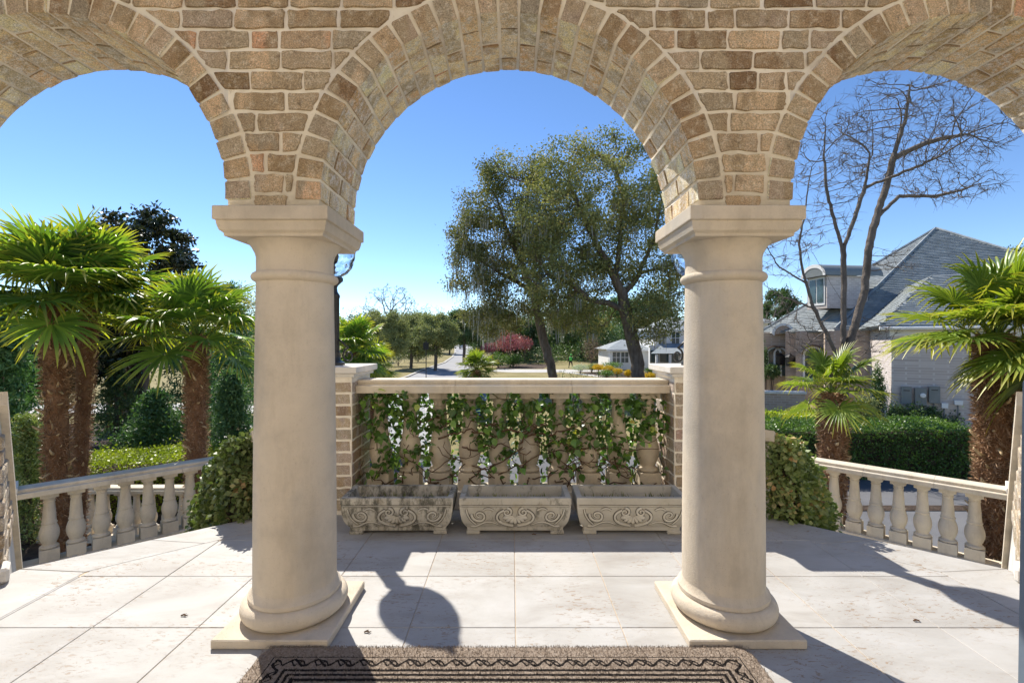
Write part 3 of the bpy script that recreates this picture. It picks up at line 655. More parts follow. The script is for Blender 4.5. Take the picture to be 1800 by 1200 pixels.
for k in range(9):                                    # long horizontal runners
    x = vr.uniform(-.9, .5); z = vr.uniform(.42, .62); pts = []
    for s_ in range(18): pts.append((x, pcy-.10+vr.gauss(0, .008), z)); x = min(1.09, x+vr.uniform(.01, .05)); z += vr.gauss(.004, .016)
    st_.tube([tuple(np.array(p)-VL) for p in pts], list(np.linspace(.0075, .003, len(pts))), 5)
st_.build('stem', M['stem'], vn, True)
lv = []
CL = [(-.98, .72, .13), (-.80, .74, .14), (-.95, .55, .08), (-.62, .66, .10), (-.86, .38, .09), (-.98, .28, .05), (-.66, .42, .06), (-.48, .66, .09), (-.42, .78, .06), (-.28, .70, .10), (-.2, .52, .09), (-.1, .66, .10), (.02, .60, .09), (.02, .76, .09), (.16, .72, .08), (.24, .55, .06), (.34, .68, .09), (.30, .42, .06), (.46, .5, .09), (.5, .72, .06), (.60, .62, .11), (.62, .78, .05), (.70, .5, .08), (.84, .72, .09), (.98, .72, .10), (1.05, .62, .07), (.92, .56, .07), (.80, .40, .04), (-.05, .4, .04)]
LP = []
for cx, cz, rr in CL:
    for i in range(int(4600*rr*rr)+10):
        a = vr.uniform(0, 2*math.pi); q = rr*math.sqrt(vr.random())*1.25; LP.append((cx+q*math.cos(a), pcy-.10+vr.gauss(0, .035), min(.86, cz+q*math.sin(a)*.8)))
for i in range(2400): LP.append((vr.uniform(-1.06, 1.06), pcy+.16+vr.gauss(0, .045), .12+.72*vr.random()**.8))      # leaves on the outer side
for p in vr.sample(tips, min(120, len(tips))): LP.append((p[0], p[1]-.02, p[2]))
vr.shuffle(LP); v0, f0 = leaf_mesh('leaf', None)
LPn = sorted(LP, key=lambda p: p[1]); big = LPn[:300]; small = LPn[300:]
lms = []
for s_ in range(6):
    n_ = len(v0); lms.append(mesh_np('leaf', v0, [np.array([q for q in f0 if len(q) == 3]), np.array([q for q in f0 if len(q) == 4])], M['l_vine'], attrs={'rnd': ('FACE', [vr.random()]*0+[[.1, .35, .5, .65, .85, .97][s_]]*len(f0))}))
for p in big: link('leaf', lms[min(5, int(abs(vr.gauss(0, 2.2))))], vn, np.array(p)-VL, (vr.uniform(-.9, .9), vr.uniform(-.4, 1.3), vr.uniform(0, 6.28)), [vr.uniform(.6, 1.3)]*3)
sv, sf3, sf4, sa = [], [], [], []
for p in small:
    mt = Matrix.Translation(Vector(np.array(p)-VL)) @ Matrix.Rotation(vr.uniform(0, 6.28), 4, 'Z') @ Matrix.Rotation(vr.uniform(-.4, 1.3), 4, 'Y') @ Matrix.Rotation(vr.uniform(-.9, .9), 4, 'X') @ Matrix.Scale(vr.uniform(.55, 1.25), 4)
    b = len(sv); sv += [tuple(mt @ Vector(q)) for q in v0]; q_ = min(.99, abs(vr.gauss(.25, .3)))
    for q in f0:
        (sf3 if len(q) == 3 else sf4).append([b+i for i in q])
    sa.append(q_)
o = link('small_leaf', mesh_np('small_leaf', sv, [np.array(sf3), np.array(sf4)], M['l_vine'], attrs={'rnd': ('FACE', np.concatenate([np.repeat(sa, 4), np.repeat(sa, 2)]))}), vn); o['kind'] = 'stuff'
# ------------------------------------------------------------------ rug
RX0, RX1, RY0, RY1 = -.955, .915, .82, 1.835
rug = thing('door_mat', 'brown and black patterned pile rug lying on the travertine before the columns', 'rug', ((RX0+RX1)/2, (RY0+RY1)/2, .0015))
g = Gr('rug_pile'); p = g.obj(); q = g.xyz(p); hx, hy = (RX1-RX0)/2, (RY1-RY0)/2
dx_ = g.math('SUBTRACT', hx, g.math('ABSOLUTE', q[0])); dy_ = g.math('SUBTRACT', hy, g.math('ABSOLUTE', q[1])); d = g.math('MINIMUM', dx_, dy_)
d = g.math('ADD', d, g.math('MULTIPLY', g.math('SUBTRACT', g.noise(p, 45, 3), .5), .007))
bands = g.ramp(d, [(0, 0.), (.060, 1.), (.066, 0.), (.128, 1.), (.139, 0.), (.150, 1.), (.164, 0.), (.174, 1.), (.190, 0.), (.200, 1.), (.216, 0.), (.226, 1.), (.243, 0.), (.253, 1.)], 'CONSTANT')
al = g.math('ADD', g.math('MULTIPLY', g.math('LESS_THAN', dy_, dx_), q[0]), g.math('MULTIPLY', g.math('LESS_THAN', dx_, dy_), q[1]))
ph = g.math('MULTIPLY', al, 2*math.pi/.085)
s1 = g.math('MULTIPLY_ADD', g.math('SINE', ph), .016, .095)
m1 = g.math('LESS_THAN', g.math('ABSOLUTE', g.math('SUBTRACT', d, s1)), .006)
s2 = g.math('MULTIPLY_ADD', g.math('SINE', g.math('MULTIPLY', ph, 2.)), -.011, .098); m2 = g.math('LESS_THAN', g.math('ABSOLUTE', g.math('SUBTRACT', d, s2)), .005)
blob = g.math('GREATER_THAN', g.math('ADD', g.math('SINE', g.math('ADD', ph, 1.57)), g.math('MULTIPLY', g.math('ABSOLUTE', g.math('SUBTRACT', d, .083)), -90.)), .62)
inb = g.math('MULTIPLY', g.math('GREATER_THAN', d, .068), g.math('LESS_THAN', d, .124))
mot = g.math('MULTIPLY', g.math('MAXIMUM', g.math('MAXIMUM', m1, m2), blob), inb)
k_ = g.math('MAXIMUM', bands, mot)
tan = g.ramp(g.noise(p, 160, 3, .7), [(.3, (.20, .15, .11)), (.5, (.37, .295, .23)), (.75, (.55, .46, .38))])
blk = g.ramp(g.noise(p, 160, 3, .7), [(.35, (.012, .011, .011)), (.75, (.06, .05, .045))])
c = g.mix(k_, tan, blk); g.bump(g.noise(p, 420, 3, .8), 1., .006); M['rug'] = g.fin(c, .97, .05)
def rr_(hx, hy, r):
    return [(sx*(hx-r)+r*math.cos(a), sy*(hy-r)+r*math.sin(a)) for sx, sy, a0 in ((1, 1, 0), (-1, 1, 90), (-1, -1, 180), (1, -1, 270)) for a in [R(a0+k*18) for k in range(6)]]
m = MB(); a_, b_ = rr_(hx, hy, .05), rr_(hx-.008, hy-.008, .045); n = len(a_)
m.add([(x, y, 0) for x, y in a_]+[(x, y, .010) for x, y in a_]+[(x, y, .016) for x, y in b_], [(i, (i+1) % n, n+(i+1) % n, n+i) for i in range(n)]+[(n+i, n+(i+1) % n, 2*n+(i+1) % n, 2*n+i) for i in range(n)]+[tuple(range(2*n, 3*n))])
m.build('pile', M['rug'], rug)
n = 26000; ps = np.stack([rng.uniform(-hx+.002, hx-.002, n), rng.uniform(hy-.34, hy-.001, n), np.full(n, .015)], 1)
e_ = np.stack([rng.uniform(-hx+.02, hx-.02, 3500), np.full(3500, hy-.003), rng.uniform(.004, .014, 3500)], 1); ps = np.concatenate([ps, e_])
v, f, q_ = cards(ps, .009, .22, 0, 3, (0, .25, 1.3)); o = link('tuft', mesh_np('tuft', v, f, M['rug']), rug); o['kind'] = 'stuff'
# small bits on the floor
for i, (px, py) in enumerate(((318, 1083), (935, 940), (1606, 1092), (640, 1112))):
    y = 1.2*F/(py-600); x = (px-900)*y/F; m = MB()
    m.tube([(0, 0, .004), (.012, .004, .007), (.022, -.002, .005), (.028, .006, .004)], [.003, .004, .003, .001], 5); m.tube([(.01, .002, .006), (.014, .016, .004)], [.002, .001], 5)
    tag(m.build('dry_leaf', M['stem'], loc=(x, y, .0005)), ['curled brown leaf fragment on the paving beside the column of the palm side', 'curled brown leaf fragment in front of the middle planter', 'curled brown leaf fragment on the paving of the house side', 'curled brown leaf fragment near the globe shadow of the lamp'][i], 'leaf', 'leaf fragments on the terrace floor')
# ------------------------------------------------------------------ side stairs, cheek walls, landing balustrades
n_iv = 0
for sx in (-1, 1):
    nm = 'palm pair' if sx < 0 else 'slate roofed house'
    e = np.array((.751*-sx, .660)); nn = np.array((.660*sx, .751)); S0 = np.array((2.185*sx+.006, 2.858))
    def W(a, b, z): q = S0+e*a+nn*b; return (q[0], q[1], z)
    t = thing('stair_flight', 'travertine steps going down from the terrace towards the %s' % nm, 'steps', (S0[0], S0[1], -1.22))
    for i in range(7):
        z = -.165*(i+1); m = MB().cbox((-.5, .5), (.012+i*.3, .3+i*.3), (z-.16, z), .006).xform(lambda p: W(*p)); m.build('step', M['tile'], t, world=True)
    Lz = -1.22
    m = MB().prism([W(a, b, 0)[:2] for a, b in ((-1.5, 2.12), (1.05, 2.12), (1.05, 3.75), (-1.5, 3.75))], gz(4)-.05, Lz); tag(m.build('landing', M['concrete']), kind='structure')
    # inner cheek wall under ivy
    t = thing('stair_wall', 'sloping stone coped stair wall under the ivy mound, %s side' % nm, 'wall', W(.66, 0, -1.22), 'sloping stair walls')
    zt = lambda b: .50-.52*b
    def slope_wall(a0, a1, b0, b1, fz, zb, mat, nm_, t):
        m = MB(); pts = [(a, b, z) for a in (a0, a1) for b, z in ((b0, zb), (b1, zb), (b1, fz(b1)), (b0, fz(b0)))]
        m.add([W(*p) for p in pts], [(0, 1, 2, 3), (7, 6, 5, 4), (0, 4, 5, 1), (1, 5, 6, 2), (2, 6, 7, 3), (3, 7, 4, 0)]); return m.build(nm_, mat, t, world=True)
    slope_wall(.56, .76, -.02, 2.05, zt, -1.215, M['mortar'], 'wall_body', t)
    m = MB(); pts = [(a, b, zt(b)+dz) for a in (.53, .79) for b in (-.05, 2.1) for dz in (.002, .075)]
    m.add([W(*p) for p in pts], [(0, 1, 3, 2), (4, 6, 7, 5), (0, 2, 6, 4), (1, 5, 7, 3), (0, 4, 5, 1), (2, 3, 7, 6)]); m.build('coping', M['rail'], t, world=True)
    # ivy mound on the camera side of it
    iv = thing('ivy_mound', 'dense leafy ivy covering the sloping stair wall beside the column, %s side' % nm, 'ivy', W(.45, .3, -1.22), 'ivy mounds on the stair walls')
    r = np.random.default_rng(40+sx); n = 9000; b = r.uniform(.02, 1.18, n); u = r.uniform(0, 1, n)
    top = .56-.50*b-.10*(b/1.18)**4; side = r.random(n) < .8
    a = np.where(side, .42+.03*np.sin(b*9)+r.normal(0, .022, n)-.06*u*(1-u)*4, r.uniform(.40, .60, n)); z = np.where(side, -1.0+(top+1.0)*u, top+r.normal(0, .015, n))
    fr = r.random(n) < .10; b = np.where(fr, -.02+r.normal(0, .02, n), b); a = np.where(fr, r.uniform(.42, .62, n), a); z = np.where(fr, r.uniform(0.02, .56, n), z)
    b = np.where(b > 1.1, b+.05*np.sin(z*20), b); q = np.stack([S0[0]+e[0]*a+nn[0]*b, S0[1]+e[1]*a+nn[1]*b, z], 1)
    rn = np.clip(.5+.8*np.sin(q[:, 0]*9+q[:, 2]*7)*np.sin(q[:, 1]*8-q[:, 2]*9), 0, 1)
    foliage('leaves', q, .042, M['l_ivy'], iv, .75, .1, 60+sx, dirbias=(-nn[0]*.3-e[0]*.5, -nn[1]*.3-e[1]*.5, -.35), rn=rn)
    m = MB(); pts = [(a, b, z) for a in (.455, .555) for b, z in ((.03, -1.2), (1.12, -1.2), (1.12, -.14), (.03, .50))]
    m.add([W(*p) for p in pts], [(0, 1, 2, 3), (7, 6, 5, 4), (0, 4, 5, 1), (1, 5, 6, 2), (2, 6, 7, 3), (3, 7, 4, 0)]); m.build('branches', M['mulch'], iv, world=True)
    # outer cheek wall, whitewashed brick with sloping coping
    A0 = np.array((2.60*sx, 2.30)); dv = np.array((.70*sx, .714)); pv = np.array((.714*sx, -.70))
    def W2(a, b, z): q = A0+pv*a+dv*b; return (q[0], q[1], z)
    t = thing('stair_wall', 'whitewashed brick stair wall with sloping coping at the outer edge, %s side' % nm, 'wall', (A0[0], A0[1], .0005), 'sloping stair walls')
    f2 = lambda b: .85-.80*b
    m = MB(); pts = [(a, b, z) for a in (-.07, .20) for b, z in ((0, .0005), (1.9, -1.3), (1.9, f2(1.9)), (0, f2(0)))]
    m.add([W2(*p) for p in pts], [(0, 1, 2, 3), (7, 6, 5, 4), (0, 4, 5, 1), (1, 5, 6, 2), (2, 6, 7, 3), (3, 7, 4, 0)]); m.build('mortar_core', M['cap'], t, world=True)
    m = MB(); pts = [(a, b, f2(b)+dz) for a in (-.10, .24) for b in (-.04, 1.95) for dz in (.002, .07)]
    m.add([W2(*p) for p in pts], [(0, 1, 3, 2), (4, 6, 7, 5), (0, 2, 6, 4), (1, 5, 7, 3), (0, 4, 5, 1), (2, 3, 7, 6)]); m.build('coping', M['rail'], t, world=True)
    for c_ in range(11):
        z0, z1 = .0815*c_+.006, .0815*(c_+1)-.006
        for q in range(4):
            b0 = q*.21+(.1 if c_ % 2 else 0)-.1; b1 = b0+.197; b0 = max(b0, -.016)
            if f2(b1) < z1 or b1-b0 < .05: continue
            m = MB().cbox((-.083+random.uniform(-.006, .004), -.0), (b0, b1), (z0, z1), .007).xform(lambda p: W2(*p)); m.build('brick', M['pale_brick'], t, world=True)
        if f2(0) > z1:
            for q in (0, 1):
                m = MB().cbox((.005+q*.1, .097+q*.1), (-.017+random.uniform(-.006, .004), .04), (z0, z1), .007).xform(lambda p: W2(*p)); m.build('brick', M['pale_brick'], t, world=True)
    MB().cbox((-.105, .22), (-.035, .10), (0.001, .075), .012).xform(lambda p: W2(*p)).build('foot_stone', M['cap'], t, world=True)
    # landing balustrade: eight balusters, level rail
    P0, P7 = np.array((-4.88, 4.98)), np.array((-3.866, 6.03)); d = (P7-P0)/7; ln = np.linalg.norm(d)
    if sx < 0: rz = math.atan2(d[1], d[0]); loc = P0; xs_ = [ln*i for i in range(8)]; x0, x1 = -.32, ln*7+.20
    else: rz = math.atan2(-d[1], d[0]); loc = np.array((-P7[0], P7[1])); xs_ = [ln*i for i in range(8)]; x0, x1 = -.20, ln*7+.32
    balustrade('clean pale balustrade of eight balusters on the stair landing, %s side' % nm, (loc[0], loc[1], Lz+.0005), rz, xs_, x0, x1, (ln*2.5, ln*5.5), bal_clean, group='stair landing balustrades')
    # return of the rail towards the stair wall
    q = np.array((3.866*sx, 6.03))+np.array((-.62*sx, -.62))*.25
    rz2 = math.atan2(-.66, -.75*sx)
    balustrade('short return balustrade joining the landing to the ivy wall, %s side' % nm, (q[0], q[1], Lz+.0005), rz2, [.45, .75], .0, 1.15, (), bal_clean, group='short return balustrades')
    # end pier on the outer end
    pe = np.array((-5.17, 4.68)); t = thing('brick_pier', 'small brick pier ending the stair landing balustrade, %s side' % nm, 'pier', (-pe[0]*sx, pe[1], Lz+.0005), 'piers of the stair landings', R(45))
    MB().box(-.15, .15, -.15, .15, .0005, .90).build('mortar_core', M['mortar'], t)
    for c_ in range(11):
        for fi in range(4):
            p = Matrix.Rotation(fi*math.pi/2, 3, 'Z') @ Vector((0, -.151, 0)); link('brick', full[random.randrange(14)], t, (p.x, p.y, .0815*(c_+.5)+.004), (0, 0, fi*math.pi/2), (1.3, 1, 1))
    MB().sq([(.17, .9005), (.19, .915), (.19, .96), (.185, .965)]).build('cap', M['cap'], t)
# lower garden balustrade behind the palms
balustrade('lower garden balustrade glimpsed between the landing balusters and the clipped lime hedge', (-6.6, 8.05, -2.19), 0, [-1.1+.26*i for i in range(13)], -1.4, 2.3, (-.4, 1.0), bal_clean)
t = thing('garden_wall', 'low stone wall with pale coping outside the landing facing the asphalt drive', 'wall', (5.2, 6.0, -2.19), None, R(-46))
MB().cbox((-1.2, 1.5), (-.12, .12), (.0005, .62), .006).build('wall_body', M['mortar'], t); MB().cbox((-1.22, 1.52), (-.16, .16), (.6205, .70), .01).build('coping', M['rail'], t)
# ------------------------------------------------------------------ palms
def frond_mesh(name, el, seed, mat, Lp=.55, Lb=.62):
    r = random.Random(seed); pts = []; p = np.array((.03, 0., 0.)); a = R(el+14)
    for k in range(7): pts.append(p.copy()); p = p+np.array((math.cos(a), 0, math.sin(a)))*Lp/6; a -= R(4.2)
    m = MB(); m.tube(pts, list(np.linspace(.016, .008, 7)), 5); nv = len(m.v); v = [list(q) for q in m.v]; f = list(m.f); tip = [0.]*nv; rn = [.5]*len(f)
    d = np.array((math.cos(a), 0, math.sin(a))); s = np.array((0., 1, 0)); n_ = np.cross(d, s)
    if n_[2] < 0: n_ = -n_
    E = pts[-1]; NS = 19
    for i in range(-NS, NS+1):
        t = i/NS; ang = t*R(148)+r.gauss(0, .02); L = Lb*(.72+.28*math.cos(ang*.62))*r.uniform(.93, 1.05); dirv = d*math.cos(ang)+s*math.sin(ang)+n_*(.10+.10*abs(t)); dirv /= np.linalg.norm(dirv)
        side = np.cross(n_, dirv); side /= np.linalg.norm(side); drp = r.choice((.5, .8, 1.1, 1.9))*(1.+.5*abs(t)); rv = r.random(); b = len(v)
        W0 = L*math.sin(R(148)/NS)*.5
        for j, (u, wd) in enumerate(((.04, .30), (.30, .92), (.52, 1.1), (.72, .85), (.88, .5), (1., .04))):
            c = E+dirv*L*u; c = c-np.array((0, 0, 1))*drp*.13*(max(0, u-.3)/.7)**2.2*L*1.6; ww = W0*wd*(u/.3 if u < .3 else 1)*.44
            fo = n_*ww*.55
            v += [list(c-side*ww+fo), list(c), list(c+side*ww+fo)]; tip += [u, u, u]
            if j: q = b+3*j; f += [(q-3, q-2, q+1, q), (q-2, q-1, q+2, q+1)]; rn += [rv, rv]
    f4 = np.array([q for q in f if len(q) == 4]); r4 = [x for q, x in zip(f, rn) if len(q) == 4]
    return mesh_np(name, v, f4, mat, attrs={'rnd': ('FACE', r4), 'tip': ('POINT', tip)})
FR = {}
for mk in ('l_palm', 'l_palm2'):
    FR[mk] = [[frond_mesh('frond', el, 31*i+j, M[mk]) for j in range(3)] for i, el in enumerate((74, 50, 27, 5, -20, -46))]
ELS = (74, 50, 27, 5, -20, -46)
sm = MB().tube([(-.01, 0, 0), (.03, 0, .018), (.055, 0, .040), (.072, 0, .062)], [.017, .014, .010, .005], 5).xform(lambda p: (p[0], p[1]*1.0, p[2])).mesh('leaf_stub', M['stub'], True)
def palm(label, px, Y, ytop, rad, nf, scale=1., mk='l_palm', lean=0, seed=0, stubs=46, base=None, cat='palm', lowest=-60, hair=6000):
    r = random.Random(seed); top = P(px, ytop, Y); b = np.array((top[0]-lean, Y, gz(Y) if base is None else base)); t = thing('palm_tree', label, cat, b, 'fan palms in the garden')
    hgt = top[2]-b[2]; n = 22; ax = lambda u: np.array((lean*u*u*.6+lean*u*.4, 0, hgt*u))
    prof = lambda u: rad*(.80+.25*u if u < .75 else (.9875+.15*(u-.75)))*(1.05 if u < .97 else .8)
    MB().tube([ax(u) for u in np.linspace(0, 1, n)], [prof(u)*r.uniform(.95, 1.05) for u in np.linspace(0, 1, n)], 16).build('trunk', M['fibre'], t, True)
    g_ = np.random.default_rng(seed+9); u = g_.uniform(0.02, 1, hair); a = g_.uniform(0, 2*math.pi, hair); rr = np.array([prof(x) for x in u])*.97
    ps = np.stack([lean*(u*u*.6+u*.4)+rr*np.cos(a), rr*np.sin(a), hgt*u], 1); db = np.stack([np.cos(a)*.9-np.sin(a)*g_.normal(0, .9, hair), np.sin(a)*.9+np.cos(a)*g_.normal(0, .9, hair), g_.normal(-.1, .6, hair)], 1)
    v, f, q = cards(ps, .10*min(1.2, rad/.15), .13, 0, seed+3, db*2.); o = link('fibre', mesh_np('fibre', v, f, M['fibre2']), t); o['kind'] = 'stuff'
    for k in range(stubs):
        u_ = (k+.5)/stubs*.97; a_ = k*2.4+r.gauss(0, .5); p = ax(u_); rr_2 = prof(u_)*.95; s_ = r.uniform(.7, 1.7)*min(1.2, rad/.15)
        link('leaf_stub', sm, t, (p[0]+rr_2*math.cos(a_), p[1]+rr_2*math.sin(a_), p[2]), (r.gauss(0, .3), r.uniform(-.35, .5), a_), (s_, s_, s_*r.choice((1, .7, 1.3, -.5))))
    c = ax(1.)
    for k in range(nf):
        w_ = (k+.5)/nf; el = 80-w_*(80-lowest)+r.gauss(0, 7); i = int(np.argmin([abs(el-e) for e in ELS])); a_ = k*2.399+r.gauss(0, .25); s_ = scale*r.uniform(.88, 1.12)
        link('frond', FR[mk][i][r.randrange(3)], t, (c[0], c[1], c[2]-.20*scale*w_+.04), (r.gauss(0, .12), r.gauss(0, .06), a_), (s_, s_, s_*r.uniform(.92, 1.06)))
    return t
palm('tall fan palm with thick fibrous trunk beside the stair landing, next to its leaning twin', 96, 6.6, 528, .128, 30, 1.12, seed=1, stubs=120, lean=-.05, lowest=-14)
palm('fan palm with slender rusty trunk leaning close behind the thick trunked palm', 160, 7.2, 520, .098, 25, 1.2, seed=2, lean=.22, stubs=90, lowest=-14)
palm('shorter fan palm with stubbly trunk rising behind the landing balustrade next to the column', 345, 7.0, 588, .118, 25, 1.0, seed=3, stubs=100, lowest=-20)
palm('small sunny fan palm between the clipped hedge and the landing balustrade', 1464, 7.0, 690, .14, 15, .68, 'l_palm2', seed=4, stubs=84, lowest=-20)
palm('shaggy fan palm with thick trunk in front of the electric meter wall', 1748, 5.9, 588, .15, 25, 1.02, 'l_palm2', seed=5, stubs=80, hair=9000, lowest=-15)
palm('sunny fan palm whose fronds reach in past the house end stair wall', 1905, 5.2, 590, .2, 30, 1.0, 'l_palm2', seed=15, stubs=24)
palm('bushy green palm beyond the lamp pier at the edge of the street lawn', 622, 13.0, 618, .16, 34, 1.02, seed=6, stubs=20)
palm('second small palm at the street lawn, in front of the grey green trees', 655, 15.0, 652, .14, 24, .95, 'l_palm2', seed=16, stubs=16)
# palm in the blue urn
UY = 22.; ux = (838-CX)*UY/F; zr = H-63*UY/F
u = thing('urn', 'large blue glazed urn holding a small yellow palm, beyond the balustrade', 'urn', (ux, UY, gz(UY)+.012)); hz = zr-gz(UY)
g = Gr('blue_glaze'); g.fin((.03, .12, .32), .15, .6); M['blue'] = g.m
MB().lathe([(.42, 0), (.45, .05), (.3, .12), (.34, .3), (.52, hz*.5), (.60, hz*.75), (.52, hz*.9), (.56, hz*.95), (.60, hz), (.5, hz), (.46, hz*.85)], 28).build('body', M['blue'], u, True, 50)
MB().lathe([(.0, hz*.87), (.455, hz*.87)], 24, cap=False).build('soil', M['soil'], u)
palm('small yellow green palm growing in the blue urn by the street', 838, UY, 650, .2, 24, .95, 'l_palm2', seed=7, stubs=8, base=zr-.25, lowest=-25, hair=300)
# ------------------------------------------------------------------ trees
def tree(name, label, cat, paths, att, step, infl, kill, rt, rr, bark, leaf=None, nl=0, ls=.12, spread=.5, seed=0, group=None, aspect=.55, moss=0, extra=None, up=.3, sides=5, sag=0, thin=0., moss_len=1.2, twigs=0, tl=.35, jit=.2):
    nd, par = colonize(paths, att, step, infl, kill, seed=seed, sag=sag, jit=jit); rad, tip = radii(par, rt, rr)
    if twigs:                                             # fine straight twigs fanning out of every thin shoot
        rq = np.random.default_rng(seed+3); ii = np.where((rad < rt*2.6) & (par >= 0))[0]; ii = np.concatenate([np.where(tip)[0], ii[rq.random(len(ii)) < .35]]); N2, P2, R2 = [nd], [par], [rad]; base = len(nd)
        for _ in range(twigs):
            d0 = unit(nd[ii]-nd[par[ii]]); dd = unit(d0+rq.normal(size=d0.shape)*.55+np.array((0, 0, .15))); ln = tl*rq.uniform(.4, 1., (len(ii), 1)); a1 = nd[ii]+dd*ln*.5; a2 = a1+unit(dd+rq.normal(size=dd.shape)*.25)*ln*.5
            k0 = base; N2 += [a1, a2]; P2 += [ii, np.arange(k0, k0+len(ii))]; R2 += [np.full(len(ii), rt*.75), np.full(len(ii), rt*.35)]; base += 2*len(ii)
        nd, par, rad = np.concatenate(N2), np.concatenate(P2), np.concatenate(R2); tip = np.concatenate([tip, np.zeros(len(nd)-len(tip), bool)])
    t = thing(name, label, cat, nd[0], group); L = nd[0]
    v, f = skel(nd-L, par, rad, sides); link('trunk', mesh_np('trunk', v, f, bark, True), t)
    r = np.random.default_rng(seed+77)
    if leaf:
        tp = nd[tip | (rad < rt*1.9)]
        if extra is not None: tp = np.concatenate([tp, extra])
        if thin: tp = tp[r.random(len(tp)) > thin]
        k = max(1, int(nl/len(tp))); cr = np.repeat(tp, k, 0); rn = np.repeat(r.random(len(tp)), k); cr = cr+r.normal(size=cr.shape)*spread*np.array((1, 1, .7))
        foliage('crown', cr, ls, leaf, t, aspect, up, seed+5, rn=rn)
    if moss:
        low = tp[tp[:, 2] < np.quantile(tp[:, 2], .75)]; i = r.integers(0, len(low), moss); vv, ff, q = [], [], []
        for p in low[i]-L:
            for s_ in range(9):
                o_ = p+r.normal(size=3)*np.array((.28, .28, .12)); ln = r.uniform(.25, 1.)*moss_len; a = r.uniform(0, 6.28); w_ = r.uniform(.015, .05); dx = np.array((math.cos(a), math.sin(a), 0))*w_; b = len(vv); sw = r.normal(size=3)*.05
                vv += [o_-dx, o_+dx, o_+dx*1.1+sw-(0, 0, ln*.5), o_-dx*.8+sw-(0, 0, ln*.5), o_+sw*1.6-(0, 0, ln)]; ff += [(b, b+1, b+2, b+3), (b+3, b+2, b+4, b+4)]; q += [r.random()]*2
        f4 = np.array([x for x in ff if x[2] != x[3]]); f3 = np.array([x[:3] for x in ff if x[2] == x[3]])
        o = link('moss', mesh_np('moss', np.array(vv), [f4, f3], M['l_moss'], attrs={'rnd': ('FACE', np.concatenate([q[::2], q[1::2]]))}), t); o['kind'] = 'stuff'
    return t
cat_ = np.concatenate
def pix(pts, Y): return np.array([P(a, b, Y+(c[0] if c else 0)) for a, b, *c in pts])
def ground_at(px, Y): p = P(px, 600, Y); p[2] = gz(Y)-.05; return p
# big live oak in the street lawn
YO = 31.
tr = [ground_at(1124, YO)]+list(pix([(1122, 640), (1112, 590), (1100, 545), (1094, 515)], YO))
br = [pix([(1094, 515), (1075, 480), (1050, 430), (1020, 370), (1000, 320)], YO), pix([(1096, 512), (1112, 500), (1124, 480), (1150, 420), (1165, 340)], YO), pix([(1098, 545), (1070, 532), (1040, 530), (1005, 500), (960, 480)], YO),
      pix([(1085, 490), (1090, 420), (1095, 350), (1080, 290)], YO), pix([(1124, 480), (1170, 470), (1210, 440)], YO)]
att = cat_([ell(150, 1080, 330, 90, 85, YO, 3.5, 1), ell(130, 1010, 400, 90, 90, YO, 3.5, 2), ell(110, 1150, 410, 75, 90, YO, 3.2, 3), ell(70, 960, 470, 70, 60, YO, 3, 4), ell(60, 1060, 470, 70, 50, YO+1, 2.5, 5), ell(60, 1180, 500, 45, 50, YO, 2.5, 6), ell(45, 1000, 510, 70, 40, YO, 2.5, 8), ell(22, 1060, 255, 60, 22, YO, 2.2, 7), ell(45, 1020, 560, 80, 28, YO+2, 2.5, 9), ell(70, 965, 370, 55, 65, YO, 3, 41), ell(45, 990, 295, 45, 40, YO, 2.5, 42), ell(50, 1155, 555, 45, 40, YO-1, 2, 43), ell(30, 880, 300, 40, 30, YO+3, 2, 44)])
tree('oak_tree', 'leaning live oak with stout dark trunk and hanging moss beside the white house', 'tree', [np.array(tr)]+br, att, .42, 4., .55, .018, .46, M['bark'], M['l_oak'], 70000, .175, .38, 11, 'live oaks along the street', .55, moss=90, extra=att, thin=.52)
YO2 = 36.
tr = [ground_at(976, YO2)]+list(pix([(968, 640), (957, 605), (950, 570), (938, 520)], YO2))
br = [pix([(938, 520), (915, 460), (890, 400), (870, 340)], YO2), pix([(950, 560), (975, 530), (990, 480)], YO2), pix([(930, 510), (880, 480), (830, 450), (800, 440)], YO2), pix([(900, 430), (925, 360), (935, 300)], YO2)]
att = cat_([ell(100, 870, 400, 80, 80, YO2, 3.5, 11), ell(90, 920, 480, 75, 80, YO2, 3.5, 12), ell(60, 840, 490, 55, 70, YO2, 3, 13), ell(45, 830, 420, 45, 40, YO2, 2.5, 14), ell(50, 950, 370, 55, 70, YO2, 3, 15), ell(20, 925, 295, 35, 28, YO2, 2, 16), ell(18, 868, 310, 26, 26, YO2, 2, 17), ell(50, 870, 560, 60, 30, YO2+2, 3, 18), ell(30, 1000, 545, 60, 30, YO2+2, 3, 19)])
tree('oak_tree', 'live oak with thin forked trunk and long grey moss near the street bend', 'tree', [np.array(tr)]+br, att, .45, 4., .6, .018, .36, M['bark'], M['l_oak'], 50000, .185, .40, 12, 'live oaks along the street', .55, moss=170, moss_len=1.8, extra=att, thin=.48)
